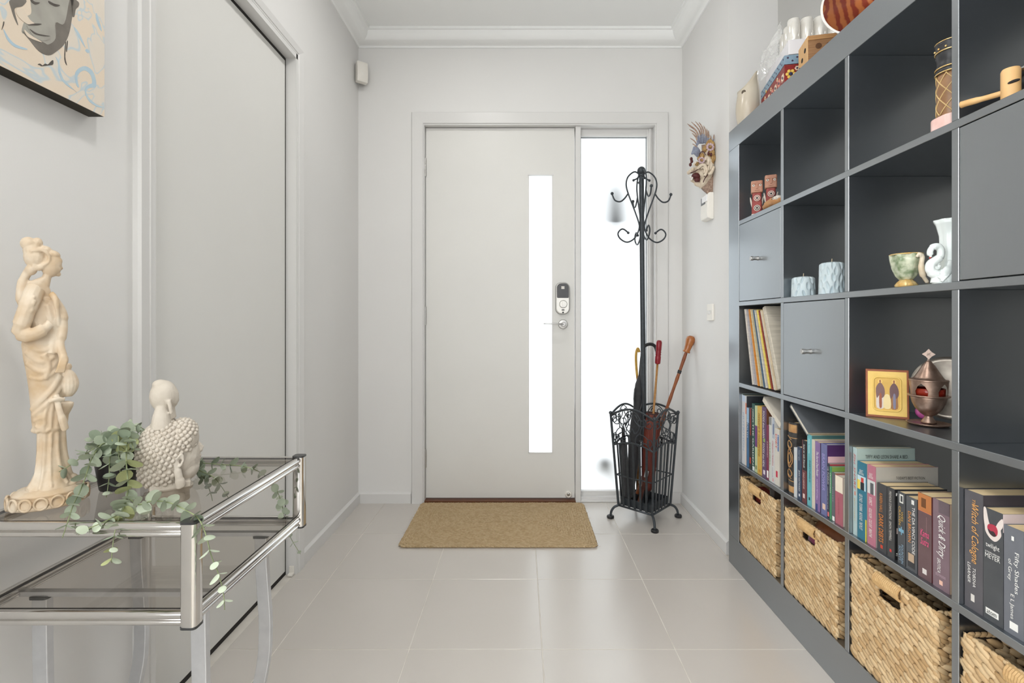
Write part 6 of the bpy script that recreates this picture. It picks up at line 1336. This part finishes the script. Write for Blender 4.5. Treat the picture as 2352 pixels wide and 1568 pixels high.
obj('bowl', MB().lathe([(.025, 0), (.045, .012), (.058, .040), (.060, .055), (.056, .056), (.05, .03), (0, .012)], 36, T((mx_, my_, z0))), BLACKP, mo_, smooth=True)
obj('rim', MB().tube([(mx_+.060*math.cos(q*PI/20), my_+.060*math.sin(q*PI/20), z0+.060) for q in range(40)], .008, 10, closed=True), STEEL, mo_, smooth=True)

# ------------------------------------------------------------------ things on top of the shelf
zt = SH
gv = thing('ceramic_vase', 'tall grey-beige ceramic vase with scooped rim at the far end of the shelf top', 'vase', (.922, 1.985, zt))
VAS = pm('beige_ceramic', srgb(206, 196, 178), .25, c2=srgb(190, 178, 158), nscale=10, spec=.6)
v = []; n = 40; prof = [(.034, 0), (.040, .03), (.043, .08), (.041, .13), (.039, .165), (.041, .190)]
mb = MB(); NR = 14; vs2 = []
for i in range(NR):
    t = i/(NR-1)
    for k in range(n):
        a_ = 2*PI*k/n; top = .168+.036*math.cos(a_-(-.6))+.012*math.cos(2*(a_+.6)); z = top*t
        rr = .035+.008*math.sin(PI*min(1, t*1.1))+.004*t; vs2.append((.922+rr*math.cos(a_), 1.985+rr*math.sin(a_), zt+z))
for i in range(NR):
    t = 1-i/(NR-1)*.75
    for k in range(n):
        a_ = 2*PI*k/n; top = .168+.036*math.cos(a_-(-.6))+.012*math.cos(2*(a_+.6)); z = top*t
        rr = .031+.008*math.sin(PI*min(1, t*1.1))+.004*t; vs2.append((.922+rr*math.cos(a_), 1.985+rr*math.sin(a_), zt+z))
mb.add(vs2, [(i*n+k, i*n+(k+1) % n, (i+1)*n+(k+1) % n, (i+1)*n+k) for i in range(2*NR-1) for k in range(n)]+[tuple(range(n))])
obj('body', mb, VAS, gv, smooth=True)
obj('spout', MB().tube([(.893, 1.957, zt+.128), (.906, 1.970, zt+.130)], [.0085, .006], 16), pm('vase_hole', srgb(120, 108, 92), .5, c2=srgb(90, 80, 66), nscale=30), gv, smooth=True)
# painted box, rotated a little
yaw = math.atan2(.0505, .263)
bxA = Vector((.8965, 1.66, zt)); by = Vector((.0505, .263, 0)).normalized(); bxv = Vector((by.y, -by.x, 0))
MBX = basis(bxA, bxv, by, (0, 0, 1))
pb_ = thing('painted_box', 'hand-painted red and blue wooden box with floral dots on the shelf top', 'box', tuple(bxA+bxv*.1+by*.13))
REDB = pm('box_red', srgb(150, 44, 40), .4, c2=srgb(122, 30, 30), nscale=60); BLUB = pm('box_blue', srgb(142, 166, 184), .45, c2=srgb(120, 146, 166), nscale=50)
obj('body', MB().box(0, .20, 0, .268, 0, .080, MBX), REDB, pb_)
lid = obj('lid', MB().box(-.001, .201, -.001, .269, .0815, .112, MBX), BLUB, pb_, bevel=.001)
def flower(par, M, r, cols, nm='painted_flower'):
    f_ = MB(); 
    for k in range(6): a_ = k*PI/3; f_.ball((r*.62*math.cos(a_), r*.62*math.sin(a_), 0), (r*.34, r*.34, .0008), 8, 4, M=M)
    o = obj(nm, f_, cols[0], par, smooth=True, kind='stuff'); obj('flower_eye', MB().ball((0, 0, .0005), (r*.34, r*.34, .0010), 8, 4, M=M), cols[1], o, smooth=True)
CRM = ink(236, 216, 190); NAV = ink(46, 46, 84); PNK = ink(226, 150, 130); YEL = ink(226, 190, 90)
for k in range(7):
    M = MBX @ basis((0, .02+k*.038, .045), (0, -1, 0), (0, 0, 1)); flower(pb_, M, .016, (PNK if k % 2 else CRM, NAV))
    flower(pb_, MBX @ basis((0, .039+k*.036, .066 if k % 2 else .022), (0, -1, 0), (0, 0, 1)), .008, (CRM, YEL))
for k in range(5): flower(pb_, MBX @ basis((.02+k*.04, 0, .048), (1, 0, 0), (0, 0, 1)), .018, (YEL, NAV)); flower(pb_, MBX @ basis((.04+k*.04, 0, .066), (1, 0, 0), (0, 0, 1)), .009, (CRM, NAV))
dts = MB()
for k in range(18):
    dts.ball((0, 0, 0), (.0035, .0035, .0009), 8, 4, M=MBX @ basis((-.001, .01+k*.0147, .092 if k % 2 else .103), (0, -1, 0), (0, 0, 1)))
    if k < 13: dts.ball((0, 0, 0), (.0035, .0035, .0009), 8, 4, M=MBX @ basis((.01+k*.0147, -.001, .092 if k % 2 else .103), (1, 0, 0), (0, 0, 1)))
obj('painted_dots', dts, ink(66, 50, 76), lid, smooth=True, kind='stuff')
obj('clasp', MB().ball((0, 0, 0), (.006, .007, .003), 10, 6, M=MBX @ basis((-.001, .20, .083), (0, -1, 0), (0, 0, 1))), GOLD, lid, smooth=True)
WT = pm('white_card', srgb(236, 234, 236), .5, c2=srgb(226, 224, 228), nscale=10)
wtb = thing('white_tray', 'white card tray standing on the painted box', 'tray', tuple(bxA+bxv*.1+by*.13+Vector((0, 0, .113))))
MTR = MBX @ T((.012, -.002, .1135))
obj('tray', MB().box(0, .17, 0, .25, 0, .050, MTR), WT, wtb, bevel=.002)
FOILM = pm('pearl_film', srgb(240, 238, 232), .14, .25, c2=srgb(222, 218, 210), nscale=40, spec=.7)
pos = [('front roll of pearly white wrapped rolls on the tray', .022, .020), ('second pearly white roll from the front corner', .064, .022), ('third pearly white roll along the near side', .106, .024), ('fourth pearly white roll, farthest right of the near side', .148, .026), ('pearly white roll behind the front one', .024, .066), ('pearly white roll deep in the plastic wrap', .026, .112)]
for (lb_, x, y) in pos:
    single('wrapped_roll', MB().lathe([(.0185, 0), (.0195, .003), (.0195, .070), (.0185, .074), (.008, .074), (.007, .070), (0, .070)], 28, MTR @ T((x, y, .0505))), FOILM, lb_, 'roll', tuple(MTR @ Vector((x, y, .0505))), 'wrapped rolls on the tray', auto=True)
PLW = bpy.data.materials.new('clear_wrap'); PLW.use_nodes = True; nt = PLW.node_tree; nt.nodes.clear()
o_ = nt.nodes.new('ShaderNodeOutputMaterial'); mx = nt.nodes.new('ShaderNodeMixShader'); t1 = nt.nodes.new('ShaderNodeBsdfTransparent'); g1_ = nt.nodes.new('ShaderNodeBsdfPrincipled'); lw = nt.nodes.new('ShaderNodeLayerWeight')
g1_.inputs['Base Color'].default_value = (.9, .9, .88, 1); g1_.inputs['Roughness'].default_value = .12; lw.inputs[0].default_value = .35
mr = nt.nodes.new('ShaderNodeMapRange'); mr.inputs[3].default_value = .16; mr.inputs[4].default_value = .75
nt.links.new(lw.outputs['Facing'], mr.inputs[0]); nt.links.new(mr.outputs[0], mx.inputs[0]); nt.links.new(t1.outputs[0], mx.inputs[1]); nt.links.new(g1_.outputs[0], mx.inputs[2]); nt.links.new(mx.outputs[0], o_.inputs[0])
wr = MB(); nu, nv = 22, 14; v = []; rnd = random.Random(3)
for i in range(nu+1):
    for k in range(nv+1):
        u, w_ = i/nu, k/nv
        p = MTR @ Vector((-.006-.028*math.sin(PI*w_)*math.sin(PI*min(1, u*1.1))-.01*u, .06+.19*u, .030+(.115-.055*u)*w_))
        nn = Vector((mnoise.noise(p*38), mnoise.noise(p*38+Vector((5, 1, 2))), mnoise.noise(p*38+Vector((1, 7, 3)))))*.014
        v.append((p+nn)[:])
wr.add(v, [(i*(nv+1)+k, i*(nv+1)+k+1, (i+1)*(nv+1)+k+1, (i+1)*(nv+1)+k) for i in range(nu) for k in range(nv)])
single('plastic_wrap', wr, PLW, 'crumpled clear plastic wrap hanging off the white tray', 'wrap', tuple(MTR @ Vector((0, .15, .03))), recalc=False)
# wooden box with holes
wA = Vector((.900, 1.530, zt)); wy_ = Vector((.018, .081, 0)).normalized(); wxv = Vector((wy_.y, -wy_.x, 0)); MW = basis(wA, wxv, wy_, (0, 0, 1))
wb_ = thing('wooden_box', 'small plain wooden box with drilled round holes on the shelf top', 'box', tuple(wA+wxv*.085+wy_*.04))
obj('body', MB().box(0, .17, 0, .083, 0, .088, MW), pm('oak_dark', srgb(166, 126, 88), .5, c2=srgb(140, 100, 66), nscale=50, stretch=(.3, 1, 6)), wb_, bevel=.0008, seg=1)
obj('side_panel', MB().box(-.0015, .0, 0, .083, 0, .102, MW), pm('oak_pale', srgb(226, 184, 130), .5, c2=srgb(206, 160, 106), nscale=40, stretch=(1, 4, .3)), wb_)
obj('lid', MB().box(0, .17, -.001, .084, .0885, .1025, MW), pm('oak_mid', srgb(196, 150, 100), .5, c2=srgb(176, 130, 84), nscale=40, stretch=(.3, 3, 3)), wb_, bevel=.0008, seg=1)
for k in range(4): obj('hole', MB().lathe([(.0090, 0), (.0090, .0008), (0, .0008)], 20, MW @ basis((.030+k*.030, 0, .068), (1, 0, 0), (0, 0, 1))), pm('hole_wood', srgb(110, 74, 46), .6, c2=srgb(90, 58, 36), nscale=30), wb_)
for k in range(3): obj('slot', MB().lathe([(.0075, 0), (.0075, .0008), (0, .0008)], 18, MW @ basis((-.0015, .022+k*.026, .068-.018*k), (0, -1, 0), (0, 0, 1))), DARK, wb_)
# red plate
pc_ = Vector((.985, 1.375, zt+.118)); nd = Vector((-.50, -.80, .20)).normalized(); ex = nd.cross(Vector((0, 0, 1))).normalized(); MPl = basis(pc_, ex, nd.cross(ex), nd)
pr = thing('red_plate', 'large round plate with red-brown marbled face and white rim on the shelf top', 'plate', (.985, 1.375, zt))
obj('plate_body', MB().lathe([(0, -.010), (.070, -.008), (.116, .004), (.1205, .006), (.1205, .0085), (.115, .008), (.07, -.005), (0, -.0065)], 56, MPl), pm('plate_white', srgb(236, 232, 226), .25, c2=srgb(226, 222, 216), nscale=20), pr, smooth=True)
obj('plate_face', MB().lathe([(.1145, .0086), (.07, -.0042), (0, -.0058)], 56, MPl), pm('plate_red', srgb(140, 54, 34), .25, c2=srgb(190, 110, 60), nscale=16, tex='wave', spec=.6), pr, smooth=True)
